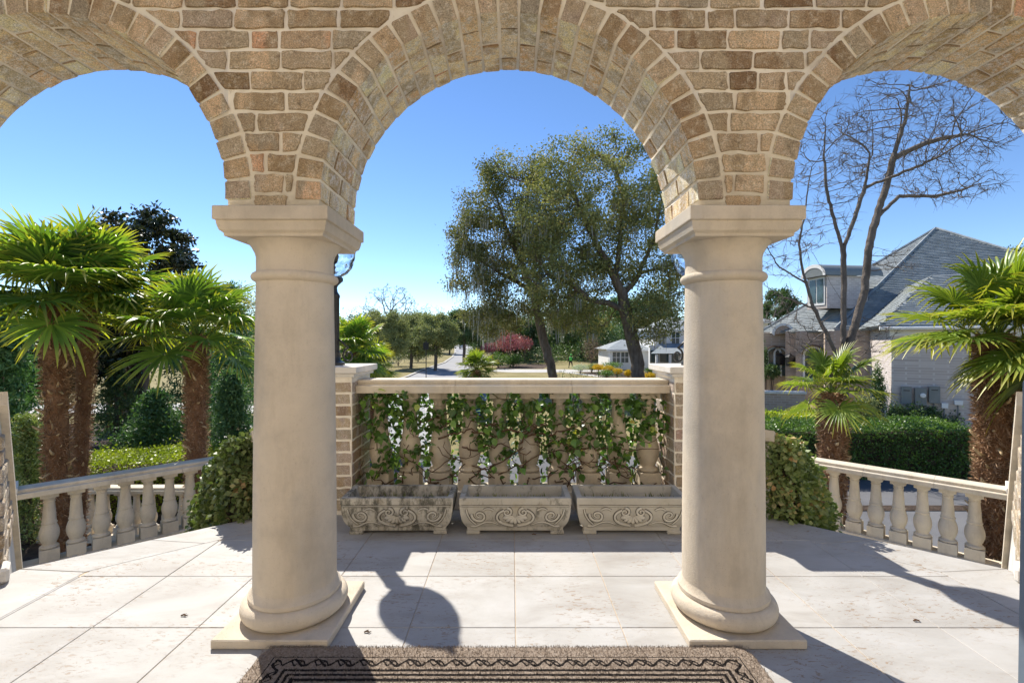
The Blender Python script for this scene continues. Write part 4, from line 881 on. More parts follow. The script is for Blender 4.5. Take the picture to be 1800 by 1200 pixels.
# bare tree before the slate roofed house
YT = 13.5
tr = [ground_at(1482, YT)]+list(pix([(1482, 700), (1482, 640)], YT))
br = [pix([(1482, 650), (1455, 590), (1430, 540), (1412, 480), (1404, 430), (1415, 370), (1425, 300)], YT), pix([(1483, 640), (1483, 560), (1484, 500), (1482, 440), (1470, 400), (1452, 330), (1448, 270)], YT),
      pix([(1486, 640), (1500, 580), (1520, 510), (1526, 440), (1540, 385), (1560, 320), (1575, 260), (1592, 210), (1600, 150)], YT), pix([(1482, 530), (1450, 480), (1425, 440)], YT), pix([(1408, 500), (1370, 470), (1345, 430)], YT),
      pix([(1405, 560), (1370, 520), (1345, 500)], YT), pix([(1484, 440), (1500, 390), (1520, 330), (1530, 270)], YT), pix([(1540, 385), (1580, 345), (1640, 345), (1690, 335)], YT), pix([(1572, 275), (1630, 250), (1700, 235)], YT), pix([(1560, 320), (1620, 290), (1660, 270)], YT-.5),
      pix([(1482, 650), (1520, 620), (1545, 600)], YT), pix([(1455, 590), (1425, 600), (1408, 620)], YT-.4)]
att = cat_([ell(573, 1600, 240, 110, 95, YT, 1.6, 21), ell(303, 1690, 250, 80, 50, YT, 1.3, 22), ell(270, 1460, 280, 60, 100, YT, 1.3, 23), ell(202, 1680, 330, 70, 28, YT, 1., 24), ell(168, 1530, 200, 60, 60, YT, 1.3, 25), ell(101, 1380, 440, 40, 60, YT, 1., 26), ell(135, 1660, 170, 60, 40, YT, 1.2, 27), ell(81, 1440, 400, 60, 40, YT, 1., 28), ell(67, 1370, 540, 35, 40, YT, .8, 29), ell(60, 1540, 590, 35, 30, YT-.4, .6, 30), ell(67, 1420, 590, 40, 35, YT-.5, .6, 31), ell(54, 1570, 460, 40, 20, YT, .6, 32)])
tree('bare_tree', 'tall leafless tree with several twisting grey stems before the slate roofed house', 'tree', [np.array(tr)]+br, att, .13, 1.3, .17, .0052, .17, M['grey_bark'], sides=4, seed=21, twigs=3, tl=.42, jit=.08)
# distant winter tree and woods
def wtree(label, px, Y, ytop, ybot, rx, n, seed, bark='grey_bark', rr=.3, leafm=None, nl=0, ls=.2, name='bare_tree', dr=None, group='winter trees far down the street', thin=0, spread=.3, rt=.012, step=.5, aspect=.5, moss=0, ybase=None):
    r_ = rx*Y/F; ym = (ytop+ybot)/2; tp = P(px, ym+(ybot-ym)*.6, Y); g0 = ground_at(px, Y)
    att = ell(n, px, ym, rx, (ybot-ytop)/2, Y, dr or r_, seed); k = max(.25, r_/8)
    return tree(name, label, 'tree', [np.array([g0, (g0+tp)/2+np.array((.03*r_, 0, 0)), tp])], att, step*k, 6*k, .75*k, rt, rr, M[bark], M[leafm] if leafm else None, nl, ls, spread*k, seed, group, aspect, thin=thin, moss=moss, extra=att if leafm else None, twigs=0 if leafm else 4, tl=.9*k, jit=.1)
wtree('domed leafless tree rising above the grey green trees beyond the lawn', 686, 95, 497, 585, 48, 420, 31, rr=.45, step=.42, rt=.02)
wtree('faint leafless tree between the lamp pier and the domed bare tree', 632, 110, 535, 600, 28, 160, 32, rr=.3, rt=.018)
wtree('thin leafless tree above the street bend', 752, 140, 530, 590, 42, 220, 33, rr=.35, rt=.02)
for k, (px, Y, yt, yb, rx, nl, lab) in enumerate(((672, 44, 545, 640, 46, 15000, 'broad grey green tree with low skirt of leaves next to the bushy palm'), (722, 62, 548, 632, 42, 13000, 'rounded grey green tree with low branches behind the street sign'), (765, 58, 552, 622, 38, 12000, 'grey green street tree with a clear dark trunk on the lawn'), (640, 75, 555, 640, 40, 9000, 'far grey green tree half hidden by the bushy palm'), (790, 110, 560, 612, 24, 6000, 'small grey green tree leaning over the far street'), (735, 120, 548, 615, 50, 9000, 'brownish far tree mass above the street lawn'))):
    wtree(lab, px, Y, yt, yb, rx, 90, 50+k, 'bark', .22, 'l_olive', nl*2, .19*Y/50, 'leafy_tree', group='grey green trees along the street lawn', spread=.85)
for k, (px, Y, yt, yb, rx, nl, lab) in enumerate(((815, 75, 545, 603, 34, 6000, 'dark evergreen closing the right side of the far street'), (868, 95, 535, 618, 45, 7000, 'dark evergreen behind the moss curtains of the forked oak'), (905, 80, 560, 632, 50, 7000, 'dark evergreen behind the pink azaleas'), (960, 90, 540, 640, 60, 7000, 'dark evergreen behind the thin forked oak trunk'), (1030, 82, 530, 645, 55, 8000, 'dark evergreen behind the walking worker'), (1075, 88, 525, 640, 40, 6000, 'dark evergreen beside the white portico'), (1130, 120, 520, 600, 60, 6000, 'tall evergreen behind the white house'), (845, 190, 575, 606, 40, 4000, 'far evergreen at the end of the street'), (775, 230, 572, 606, 60, 5000, 'farthest evergreen left of the street end'), (1370, 52, 508, 590, 30, 5000, 'pine like evergreen rising behind the slate roof'), (1785, 75, 432, 520, 40, 3500, 'dark tree top peeping over the slate hip'))):
    wtree(lab, px, Y, yt, yb, rx, 80, 70+k, 'bark', .25, 'l_dark', nl*3, .27*Y/60, 'evergreen_tree', group='evergreens beyond the oaks', spread=.9)
for k, (px, Y) in enumerate(((560, 130), (660, 170), (900, 220), (1010, 160), (1180, 200), (1270, 140), (480, 90), (410, 100))):
    wtree(['hazy evergreen on the far horizon behind the lamp', 'hazy evergreen on the horizon over the street lawn', 'hazy evergreen on the horizon behind the oak', 'horizon evergreen behind the worker', 'horizon evergreen behind the white house roofs', 'horizon evergreen behind the stone column', 'far evergreen hidden by the left column', 'far evergreen beside the cedars'][k], px, Y, 560, 612, 70, 70, 90+k, 'bark', .3, 'l_dark', 9000, .45*Y/100, 'evergreen_tree', group='evergreens on the horizon', spread=1.)
for k in range(14):
    px, Y = ((-150, 60), (-700, 45), (-1500, 40), (-3200, 40), (60, 70), (230, 85), (330, 70), (2000, 60), (2600, 45), (3600, 40), (1500, 90), (1650, 85), (-400, 90), (300, 120))[k]; Y = float(Y)
    wtree('evergreen of the far woods beyond the garden, %s' % ('towards the left garden side street', 'past the magnolias', 'west of the palms', 'far west of the stair', 'behind the magnolia crown', 'behind the short palm', 'behind the dark cypress', 'east of the brick house', 'far east of the brick house', 'east of the stair', 'behind the dormer', 'behind the slate hip', 'past the feathery cypress', 'farthest behind the garden')[k], px, Y, 600-30*80/Y, 622+40/Y*20, 75*60/Y, 60, 130+k, 'bark', .3, 'l_dark', 5000, .30*Y/60, 'evergreen_tree', group='evergreens on the horizon', spread=1.)
# left garden trees
wtree('dark glossy magnolia standing above the fan palms', 248, 17., 362, 660, 98, 260, 110, 'bark', .22, 'l_mag', 21000, .19, 'magnolia_tree', group='garden trees behind the palms', spread=.55, rt=.012)
wtree('dark glossy magnolia hidden low behind the palm pair', 95, 15., 560, 700, 90, 120, 111, 'bark', .16, 'l_mag', 9000, .18, 'magnolia_tree', group='garden trees behind the palms', spread=.6, rt=.012)
wtree('brownish thin tree beside the column above the short palm', 425, 24., 492, 640, 38, 120, 112, 'bark', .14, 'l_olive', 5000, .10, 'leafy_tree', group='garden trees behind the palms', spread=.6, rt=.01)
def conifer(label, px, Y, ytop, rx, n, seed, leaf='l_con', ls=.13, name='cypress_tree', base=None):
    top = P(px, ytop, Y); b = ground_at(px, Y); h = top[2]-b[2]; rb = rx*Y/F; r = np.random.default_rng(seed); t = thing(name, label, 'conifer', b, 'conifers of the left garden')
    MB().tube([(0, 0, 0), (0, 0, h*.9)], [.10, .02], 8).build('trunk', M['bark'], t, True)
    nb_ = 170; u = r.uniform(.02, 1, nb_)**.9; a = r.uniform(0, 6.28, nb_); q = []
    for ui, ai in zip(u, a):
        rad = rb*(1-ui**1.6)*r.uniform(.45, 1.25)+.05; k = max(6, int(n/nb_)); s_ = r.uniform(.25, 1, k)**.6
        q.append(np.stack([rad*s_*math.cos(ai), rad*s_*math.sin(ai), ui*h+rad*s_*.35], 1)+r.normal(size=(k, 3))*np.array((.12, .12, .07))*(.5+rad))
    q = np.concatenate(q)+b; foliage('crown', q, ls, M[leaf], t, .32, .1, seed, dirbias=(0, 0, .5), rn=np.repeat(r.random(nb_), max(6, int(n/nb_))))
conifer('feathery bright green cypress at the very edge beside the stair wall', 2, 9.0, 540, 75, 15000, 121, ls=.12)
conifer('dark cypress behind the short palm and beside the magnolia', 340, 15., 478, 62, 14000, 122)
conifer('dark green cypress next to the column in the left garden', 405, 13.5, 500, 55, 13000, 123)
conifer('spreading dark juniper below the short palm', 275, 11.5, 690, 62, 12000, 124, ls=.10, name='juniper_bush')
conifer('dark juniper between the short palm and the column', 405, 10.8, 655, 50, 11000, 125, ls=.10, name='juniper_bush')
conifer('second feathery cypress left of the palm pair', -70, 12., 500, 90, 12000, 126)
conifer('variegated low shrub at the foot of the palm pair', 48, 8.0, 735, 45, 9000, 127, 'l_ivy', .07, 'garden_shrub')
conifer('dark shrub in shade behind the rusty palm trunk', 205, 16., 640, 45, 7000, 128, 'l_dark', .12, 'garden_shrub')
# stumpy palm trunk and dark trunk in the shade
for i, (px, Y, yt, rd_, lab) in enumerate(((207, 19, 600, .38, 'thick ringed trunk in the shade behind the rusty palm'), (236, 17.5, 560, .26, 'dark crooked trunk in the garden shade'))):
    b = ground_at(px, Y); t = thing('tree_stump', lab, 'trunk', b, 'shaded trunks in the left garden'); h = P(px, yt, Y)[2]-b[2]; MB().tube([(0, 0, 0), (.05, 0, h*.4), (.16*i, 0, h*.7), (.45*i, 0, h)], [rd_*1.1, rd_, rd_*.9, rd_*.6], 10).build('trunk', M['fibre'] if i == 0 else M['bark'], t, True)
    MB().tube([(.05, 0, h*.45), (-.35*i-.1, 0, h*.75), (-.5*i-.1, 0, h*.98)], [rd_*.5, rd_*.4, rd_*.25], 8).build('limb', M['bark'], t, True)
# ------------------------------------------------------------------ hedges and shrubs
def hedge(label, poly, h, leaf, n, ls, seed, z0=None, name='hedge', group='clipped hedges', bump=.06):
    c = np.mean(poly, 0); zb = gz(c[1]) if z0 is None else z0; t = thing(name, label, 'hedge', (c[0], c[1], zb), group)
    q = [tuple(np.array(p)-c) for p in poly]; ins = inset(q, .10); MB().prism(ins, .0, h-.10).build('branches', M['mulch'], t)
    r = np.random.default_rng(seed); pts = []; per = [np.linalg.norm(np.array(q[(i+1) % len(q)])-q[i]) for i in range(len(q))]; A = area(q); S = sum(per)*h; nt_ = int(n*A/(A+S))
    lo, hi = np.min(q, 0), np.max(q, 0); cand = r.uniform(lo, hi, (nt_*3, 2)); ok = np.ones(len(cand), bool); sgn = 1 if sum(q[i][0]*q[(i+1) % len(q)][1]-q[(i+1) % len(q)][0]*q[i][1] for i in range(len(q))) > 0 else -1
    for i in range(len(q)):
        a, b = np.array(q[i]), np.array(q[(i+1) % len(q)]); ok &= sgn*((b[0]-a[0])*(cand[:, 1]-a[1])-(b[1]-a[1])*(cand[:, 0]-a[0])) > 0
    cand = cand[ok][:nt_]; pts.append(np.column_stack([cand, h+bump*.5*np.sin(cand[:, 0]*3.1)*np.sin(cand[:, 1]*2.7)+np.abs(r.standard_t(3, len(cand)))*bump*.5-bump*.3]))
    for i in range(len(q)):
        k = int(n*per[i]*h/(A+S)); s_ = r.uniform(0, 1, (k, 1)); a, b = np.array(q[i]), np.array(q[(i+1) % len(q)]); pts.append(np.column_stack([a+(b-a)*s_+r.normal(0, bump*.5, (k, 2)), r.uniform(0, h, k)]))
    pts = np.concatenate(pts)+np.array((c[0], c[1], zb)); foliage('leaves', pts, ls, M[leaf], t, .6, .5, seed, rn=np.clip(.5+.5*np.sin(pts[:, 0]*4)*np.sin(pts[:, 1]*3+pts[:, 2]*5), 0, 1))
hedge('long clipped dark green hedge between the asphalt drive and the brick house', [(5.2, 11.6), (11.4, 11.6), (11.9, 13.4), (5.4, 13.4)], 1.22, 'l_hedge', 42000, .062, 201)
hedge('bright lime green clipped hedge behind the landing balustrade of the palm side', [(-8.3, 8.6), (-3.6, 11.0), (-3.9, 12.6), (-8.9, 10.1)], 1.02, 'l_lime', 34000, .055, 202)
hedge('low yellow green shrub row by the garden wall of the slate roofed house', [(9.9, 16.5), (11.9, 16.5), (12.2, 18.2), (9.6, 18.2)], .75, 'l_lime', 7000, .08, 203)
def shrub(label, px, py, Y, rx, ry, leaf, n, ls, seed, name='garden_shrub', cat='shrub', group='shrubs by the houses', aspect=.5, dr=None):
    c = P(px, py, Y); b = np.array((c[0], Y, gz(Y))); t = thing(name, label, cat, b, group); q = ell(n, px, py, rx, ry, Y, dr or rx*Y/F, seed, .9)
    MB().tube([(0, 0, 0), (0, 0, max(.05, c[2]-b[2]))], [.05, .02], 6).build('trunk', M['bark'], t)
    for k in range(4): MB().tube([(0, 0, .05), ((k-1.5)*rx*Y/F*.4, 0, c[2]-b[2]+.3*ry*Y/F)], [.03, .01], 5).build('trunk', M['bark'], t)
    r = np.random.default_rng(seed); cl_ = r.integers(0, 20, n); off = r.normal(size=(20, 3))*np.array((rx, dr*F/Y if dr else rx, ry))*Y/F*.25
    foliage('crown', q+off[cl_], ls, M[leaf], t, aspect, .3, seed, rn=r.random(20)[cl_])
for k, (px, py, rx, ry, lab) in enumerate(((1577, 732, 13, 18, 'small dark shrub against the meter wall by the sunlit corner'), (1606, 732, 13, 17, 'small dark shrub under the left meter box'), (1637, 735, 13, 18, 'small dark shrub under the middle of the meter boxes'), (1671, 737, 15, 20, 'small dark shrub under the white junction boxes'))):
    shrub(lab, px, py, 18.6, rx, ry, 'l_dark', 1500, .10, 210+k)
shrub('grey green shrub at the inner corner of the brick house', 1522, 725, 17.5, 18, 26, 'l_olive', 2500, .09, 215)
shrub('slim climbing shrub on the sunlit brick corner', 1544, 695, 19.6, 8, 45, 'l_dark', 2500, .10, 216)
shrub('round clipped bush under the arched windows', 1356, 652, 29, 10, 9, 'l_dark', 1200, .14, 217)
shrub('slim cone bush beside the leftmost arched window', 1346, 637, 29.5, 4, 26, 'l_dark', 900, .12, 218)
shrub('pink flowering azalea behind the moss curtains', 893, 599, 66, 20, 16, 'l_pink', 2200, .2, 220, 'azalea_bush')
shrub('low pink azalea by the far red pole', 862, 610, 70, 13, 8, 'l_pink', 1300, .2, 221, 'azalea_bush')
shrub('second pink azalea left of the thin oak trunk', 922, 604, 72, 13, 11, 'l_pink', 1200, .2, 222, 'azalea_bush')
shrub('rosy brown winter crepe myrtle with vase shaped crown', 1040, 610, 62, 15, 22, 'l_twig', 1500, .2, 223, 'crepe_myrtle', aspect=.2)
for k, (px, py, Y, rx, ry, lab) in enumerate(((876, 632, 62, 20, 10, 'low yellowish shrub in the mulch bed by the path'), (902, 633, 64, 14, 8, 'small yellowish shrub next in the mulch bed'), (945, 625, 72, 35, 16, 'dark hedge like shrub behind the path'), (1000, 622, 76, 40, 20, 'dark shrub behind the worker'), (845, 612, 95, 18, 9, 'dark clipped shrub at the bend of the street'), (700, 622, 66, 22, 12, 'dark shrub under the grey green trees'), (735, 618, 75, 22, 12, 'dark shrub behind the street sign'), (662, 640, 50, 24, 14, 'dark shrub skirting the lawn tree'), (1075, 600, 75, 26, 30, 'tall dark shrub beside the white portico'))):
    shrub(lab, px, py, Y, rx, ry, 'l_dark' if k > 1 else 'l_hedge', 2500, .13*Y/50, 225+k, group='street garden shrubs')
for k, (px, py, Y, leaf, lab, rx) in enumerate(((1052, 645, 50, 'l_yel', 'patch of yellow flowers left end of the flower bed', 9), (1068, 648, 49, 'l_yel', 'bright yellow flower clump in the middle of the bed', 10), (1085, 652, 48, 'l_yel', 'yellow flower clump beside the oak trunk', 7), (1104, 655, 47.5, 'l_yel', 'yellow flower clump touching the oak trunk', 6), (1142, 660, 46.5, 'l_yel', 'yellow flowers right of the oak trunk', 8), (1020, 646, 54, 'l_white', 'white flowers along the path near the worker', 13), (1066, 655, 47, 'l_hedge', 'low green edging plants before the yellow flowers', 10), (1075, 641, 53, 'l_hedge', 'green bush row behind the yellow flowers', 16), (1145, 651, 48, 'l_hedge', 'round green bush right of the oak trunk', 11), (1040, 645, 55, 'l_olive', 'grey green low plants at the bed end', 9))):
    shrub(lab, px, py, Y, rx, 4.5, leaf, 1400, .11, 240+k, 'flower_clump', 'flowers', 'flower bed by the white house')
# low spiky plants just beyond the rail
for k, px in enumerate((988, 1008, 1040, 1058, 1082)):
    Y = 16.; b = ground_at(px, Y); t = thing('garden_plant', ['sparse twiggy plant just above the rail beside the thin oak trunk', 'lowest twiggy plant tip peeping over the rail below the worker', 'twiggy plant over the rail below the crepe myrtle', 'twiggy plant over the rail before the first yellow flowers', 'twiggy plant over the rail close to the stout oak trunk'][k], 'plant', b, 'twiggy plants beyond the rail'); h = P(px, 650+3*(k % 3), Y)[2]-b[2]; m = MB(); r = random.Random(k)
    for q in range(9): m.tube([(0, 0, 0), (r.gauss(0, .12), r.gauss(0, .1), h*.6), (r.gauss(0, .2), r.gauss(0, .2), h*r.uniform(.85, 1))], [.012, .008, .003], 4)
    m.build('stem', M['stem'], t); q = np.array([(r.gauss(0, .16), r.gauss(0, .15), h*r.uniform(.4, 1)) for _ in range(260)])+b; foliage('leaves', q, .06, M['l_dark'], t, .5, .2, 300+k)
# ------------------------------------------------------------------ slate roofed brick house on the right
def poly3(name, pts, mat, parent, thick=0.):
    v = [tuple(map(float, p)) for p in pts]; n = len(v)
    if not thick: return MB().add(v, [tuple(range(n))]).build(name, mat, parent, world=True)
    a, b, c = (np.array(v[i]) for i in range(3)); nn = np.cross(b-a, c-a); nn = nn/np.linalg.norm(nn)*thick
    if nn[2] < 0: nn = -nn
    return MB().add(v+[tuple(np.array(p)-nn) for p in v], [tuple(range(n)), tuple(range(n, 2*n))[::-1]]+[(i, (i+1) % n, n+(i+1) % n, n+i) for i in range(n)]).build(name, mat, parent, world=True)
def slates(pts, parent, course=.21, wid=.30, seed=0):
    """slate courses laid on a planar roof face"""
    r = np.random.default_rng(seed); p = np.array(pts, float); a, b, c = p[:3]; nn = np.cross(b-a, c-a); nn /= np.linalg.norm(nn); nn = nn if nn[2] > 0 else -nn
    dn = np.array((0, 0, -1.))-nn*np.dot(nn, (0, 0, -1.)); dn /= np.linalg.norm(dn); ac = np.cross(nn, dn); o = p.mean(0)
    q2 = np.stack([(p-o) @ ac, (p-o) @ dn], 1); q2 = [tuple(x) for x in q2]; lo, hi = np.min(q2, 0), np.max(q2, 0); V, Fc = [], []
    sg = sum(q2[i][0]*q2[(i+1) % len(q2)][1]-q2[(i+1) % len(q2)][0]*q2[i][1] for i in range(len(q2))) > 0
    y = hi[1]; k = 0
    while y > lo[1]:
        x = lo[0]-wid*r.random()
        while x < hi[0]:
            w_ = wid*r.uniform(.8, 1.2); cx, cy_ = x+w_/2, y-course/2
            ins = all(((q2[(i+1) % len(q2)][0]-q2[i][0])*(cy_-q2[i][1])-(q2[(i+1) % len(q2)][1]-q2[i][1])*(cx-q2[i][0]) > 0) == sg for i in range(len(q2)))
            if ins:
                h = r.uniform(.028, .045); b_ = len(V); e = r.uniform(-.008, .008)
                for (u, s, hh) in ((x, y-course*1.1, .006), (x+w_-.006, y-course*1.1, .006), (x+w_-.006, y+e, h), (x, y+e, h), (x+w_-.006, y+e, .002), (x, y+e, .002)): V.append(o+ac*u+dn*s+nn*hh)
                Fc += [(b_, b_+1, b_+2, b_+3), (b_+3, b_+2, b_+4, b_+5)]
            x += w_
        y -= course; k += 1
    m = link('slate_course', mesh_np('slate_course', np.array(V)-np.array(parent.location), np.array(Fc), M['slate']), parent); m['kind'] = 'stuff'; return m
O = np.array((16., 30.)); U = np.array((.86, -.51)); Vv = np.array((.51, .86)); EZ = 1.80
def hp(a, b, z): q = O+U*a+Vv*b; return (q[0], q[1], z)
def aof(px, b):
    t = (px-CX)/F; q = O+Vv*b; return (t*q[1]-q[0])/(U[0]-t*U[1])
hs = thing('brick_house', 'large pale brick house with steep slate hip roofs, arched windows and a barrel dormer', 'house', (O[0], O[1], gz(30)))
HL = np.array(hs.location)
def wallbox(a0, a1, b0, b1, z0, z1, mat, nm='wall', par=None):
    m = MB().box(a0, a1, b0, b1, z0, z1); m.v = [hp(*p) for p in m.v]; par = par or hs; L = np.array(hs.location); m.v = [tuple(np.array(p)-L) for p in m.v]; return m.build(nm, mat, par)
gzh = gz(24)-.3
bays = [(1341, 1380, 0.), (1380.5, 1398, -.9), (1399, 1448, -1.6), (1450, 1558, -3.2)]
for i, (p0, p1, b) in enumerate(bays): wallbox(aof(p0, b), aof(p1, b)+(1.5 if i < 3 else 3), b, 6+i*.01, gzh, EZ-.03+i*.004, M['tan_brick'])
aw = aof(1567, -9.4); wallbox(aw, aw+16, -9.4, 5.9, gzh, EZ-.01, M['house_brick'])
def archwin(px, b, w_, zs, zt, nm='window', side=0):
    """arched window on a bay front: frame, panes and muntins"""
    a = aof(px, b); zc = zt-w_/2; fr = MB(); gl = MB(); mu = MB()
    def arch(r, y, n=14): return [(a-r, y, zs-(.0 if r <= w_/2 else .06))]+[(a-r*math.cos(t), y, zc+r*math.sin(t)) for t in np.linspace(0, math.pi, n)]+[(a+r, y, zs-(.0 if r <= w_/2 else .06))]
    o_, i_ = arch(w_/2+.11, b-.09), arch(w_/2, b-.09); ob = arch(w_/2+.11, b+.05); ib = arch(w_/2, b-.02); n = len(o_)
    fr.add(o_+i_+ob+ib, [(k, k+1, n+k+1, n+k) for k in range(n-1)]+[(k, 2*n+k, 2*n+k+1, k+1) for k in range(n-1)]+[(n+k, n+k+1, 3*n+k+1, 3*n+k) for k in range(n-1)])
    gl.add([(p[0], b-.025, p[2]) for p in i_], [tuple(range(n))])
    for u in (-1/6, 1/6) if w_ > 1 else (0,): mu.box(a+u*w_-.02, a+u*w_+.02, b-.06, b-.03, zs, zt-.03)
    for k in range(1, 4): z = zs+(zc-zs)*k/3.; mu.box(a-w_/2, a+w_/2, b-.058, b-.03, z-.018, z+.018)
    L = np.array(hs.location)
    for m in (fr, gl, mu): m.v = [tuple(np.array(hp(*p))-L) for p in m.v]
    w0 = fr.build(nm, M['white'], hs)
    p_ = gl.build('pane', M['glass'], w0); q_ = mu.build('glazing_bar', M['copper'], w0)
    e = MB(); ar = [(a-(w_/2+.2)*math.cos(t), b-.0, zc+(w_/2+.2)*math.sin(t)) for t in np.linspace(.1, math.pi-.1, 12)]; ar2 = [(x, b-.38, z-.05) for x, y, z in ar]; n = len(ar)
    e.add(ar+ar2, [(k, k+1, n+k+1, n+k) for k in range(n-1)]); e.v = [tuple(np.array(hp(*p))-L) for p in e.v]; e.build('eyebrow_hood', M['copper'], hs)
archwin(1361, 0, .62, -.95, .75); archwin(1372, 0, .55, -.95, .72); archwin(1429, -1.6, .78, -1.1, .82)
a = aof(1463, -3.2); wallbox(a-.1, a+.5, -3.25, -3.16, gzh, .35, M['copper'], 'door'); wallbox(a+2.2, a+2.9, -3.26, -3.16, -1., .3, M['glass'], 'window')
a = aof(1374, 0); m = MB()                             # arched gablet over the twin windows
ar = [(a+.1-.62*math.cos(t), EZ-.12+.62*math.sin(t)) for t in np.linspace(0, math.pi, 14)]; n = len(ar)
m.add([(x, -.5, z) for x, z in ar]+[(x, 2.2, z) for x, z in ar]+[(x*1+(a+.1-x)*.22, -.5, z-.12) for x, z in ar], [(k, k+1, n+k+1, n+k) for k in range(n-1)]+[(k, k+1, 2*n+k+1, 2*n+k) for k in range(n-1)]); m.v = [tuple(np.array(hp(*p))-HL) for p in m.v]; m.build('eyebrow_gable', M['white'], hs)
m = MB(); m.add([(x, -.42, z-.02) for x, z in ar], [tuple(range(n))]); m.v = [tuple(np.array(hp(*p))-HL) for p in m.v]; m.build('gable_panel', M['tan_brick'], hs)
E_, A_, C_ = P(1336, 584, 30.6), P(1645, 402, 31.5), P(1468, 579, 26.0); G_ = np.array((30.2, 19.2, 1.83)); B2 = np.array((36., 40., 1.8)); A2 = A_+np.array((3., 5., 0))
rf = poly3('roof', [E_, C_, A_], M['slate'], hs, .12); slates([E_, C_, A_], hs, seed=1)
rf = poly3('roof', [C_, G_, A_], M['slate'], hs, .12); slates([C_, G_, A_], hs, seed=2)
poly3('roof', [G_, B2, A_], M['slate'], hs, .12)
for a, b in ((C_, A_), (E_, A_), (A_, G_)): MB().tube([a+np.array((0, 0, .04)), b+np.array((0, 0, .04))], .09, 6).build('ridge_cap', M['slate'], hs, world=True)
for a, b in ((E_, C_), (C_, G_)): MB().tube([a-np.array((0, 0, .08)), b-np.array((0, 0, .08))], .075, 6).build('gutter', M['grey_metal'], hs, world=True)
# lower wing roof over the meter wall
cw = np.array(hp(aw-.45, -9.85, EZ+.03)); cr = np.array(hp(aw+13, -9.85, EZ+.03)); R1 = P(1636, 486, 22.2); R2 = R1+np.array((*(Vv*9), .0)); cb = np.array(hp(aw-.45, 1.5, EZ+.03))
R3 = R1+np.array((*(U*6.), 0.))
poly3('roof', [cw, cb, R2, R1], M['slate'], hs, .12); slates([cw, cb, R2, R1], hs, seed=3); poly3('roof', [cw, cr, R3, R1], M['slate'], hs, .12); slates([cw, cr, R3, R1], hs, seed=4)
MB().tube([cw+np.array((0, 0, -.1)), cr+np.array((0, 0, -.1))], .08, 6).build('gutter', M['white'], hs, world=True)
wallbox(aw-.06, aw+13, -9.45, -9.39, EZ-.38, EZ-.02, M['white'], 'frieze')
# barrel dormer on the roof face of the entrance side
dc = P(1436, 540, 27.6); fz = 2.3; wd = 1.0
UD, VD = np.array((.99, .127)), np.array((-.127, .99))
def dp(s, t, z): q = dc[:2]-VD*s+UD*t; return np.array((q[0], q[1], dc[2]+z))        # s across (towards camera), t back into the roof
m = MB(); m.add([dp(-.75, 0, -.1), dp(.75, 0, -.1), dp(.75, 0, 1.75), dp(-.75, 0, 1.75), dp(-.75, 2.6, -.1), dp(.75, 2.6, -.1), dp(.75, 2.6, 1.75), dp(-.75, 2.6, 1.75)], [(0, 1, 2, 3), (1, 5, 6, 2), (0, 3, 7, 4), (3, 2, 6, 7)]); m.build('dormer_wall', M['house_brick'], hs, world=True)
ar = [(.95*math.cos(t), 1.76+.72*math.sin(t)) for t in np.linspace(0, math.pi, 14)]; n = len(ar); m = MB(); m.add([dp(s, -.25, z) for s, z in ar]+[dp(s, 3.4, z) for s, z in ar], [(k, k+1, n+k+1, n+k) for k in range(n-1)]+[tuple(range(n))]); m.build('dormer_roof', M['grey_metal'], hs, True, 50, world=True)
ar2 = [(s*.8, 1.76+(z-1.76)*.72) for s, z in ar]; m = MB(); m.add([dp(s, -.27, z) for s, z in ar]+[dp(s, -.27, z) for s, z in ar2], [(k, k+1, n+k+1, n+k) for k in range(n-1)]); m.build('dormer_arch', M['white'], hs, world=True)
w0 = MB().add([dp(s, -.03, z) for s, z in ((-.62, .1), (.62, .1), (.62, 1.72), (-.62, 1.72))], [(0, 1, 2, 3)]).build('window', M['white'], hs, world=True)
for s0, s1 in ((-.52, -.05), (.05, .52)):
    m = MB().add([tuple(dp(s, -.05, z)-HL) for s, z in ((s0, .25), (s1, .25), (s1, 1.6), (s0, 1.6))], [(0, 1, 2, 3)]); m.build('pane', M['glass'], w0)
# wall lanterns
for px, b, lab in ((1372.5, -.05, 'black wall lantern before the twin arched windows'), (1389, -.95, 'black wall lantern on the brown brick bay')):
    a = aof(px, b); q = hp(a, b-.22, .0); t = thing('wall_lantern', lab, 'lantern', (q[0], q[1], -.25), 'wall lanterns of the brick house')
    MB().sq([(.13, 0), (.15, .03), (.19, .5), (.21, .52), (.06, .66), (.03, .75)]).build('cage', M['iron'], t)
    MB().sq([(.133, .08), (.182, .46)], (0, 0, 0)).build('glass_pane', M['glass'], t); MB().tube([(0, 0, .72), (.0, .0, .82), (Vv[0]*.2, Vv[1]*.2, .8)], .015, 5).build('bracket', M['iron'], t)
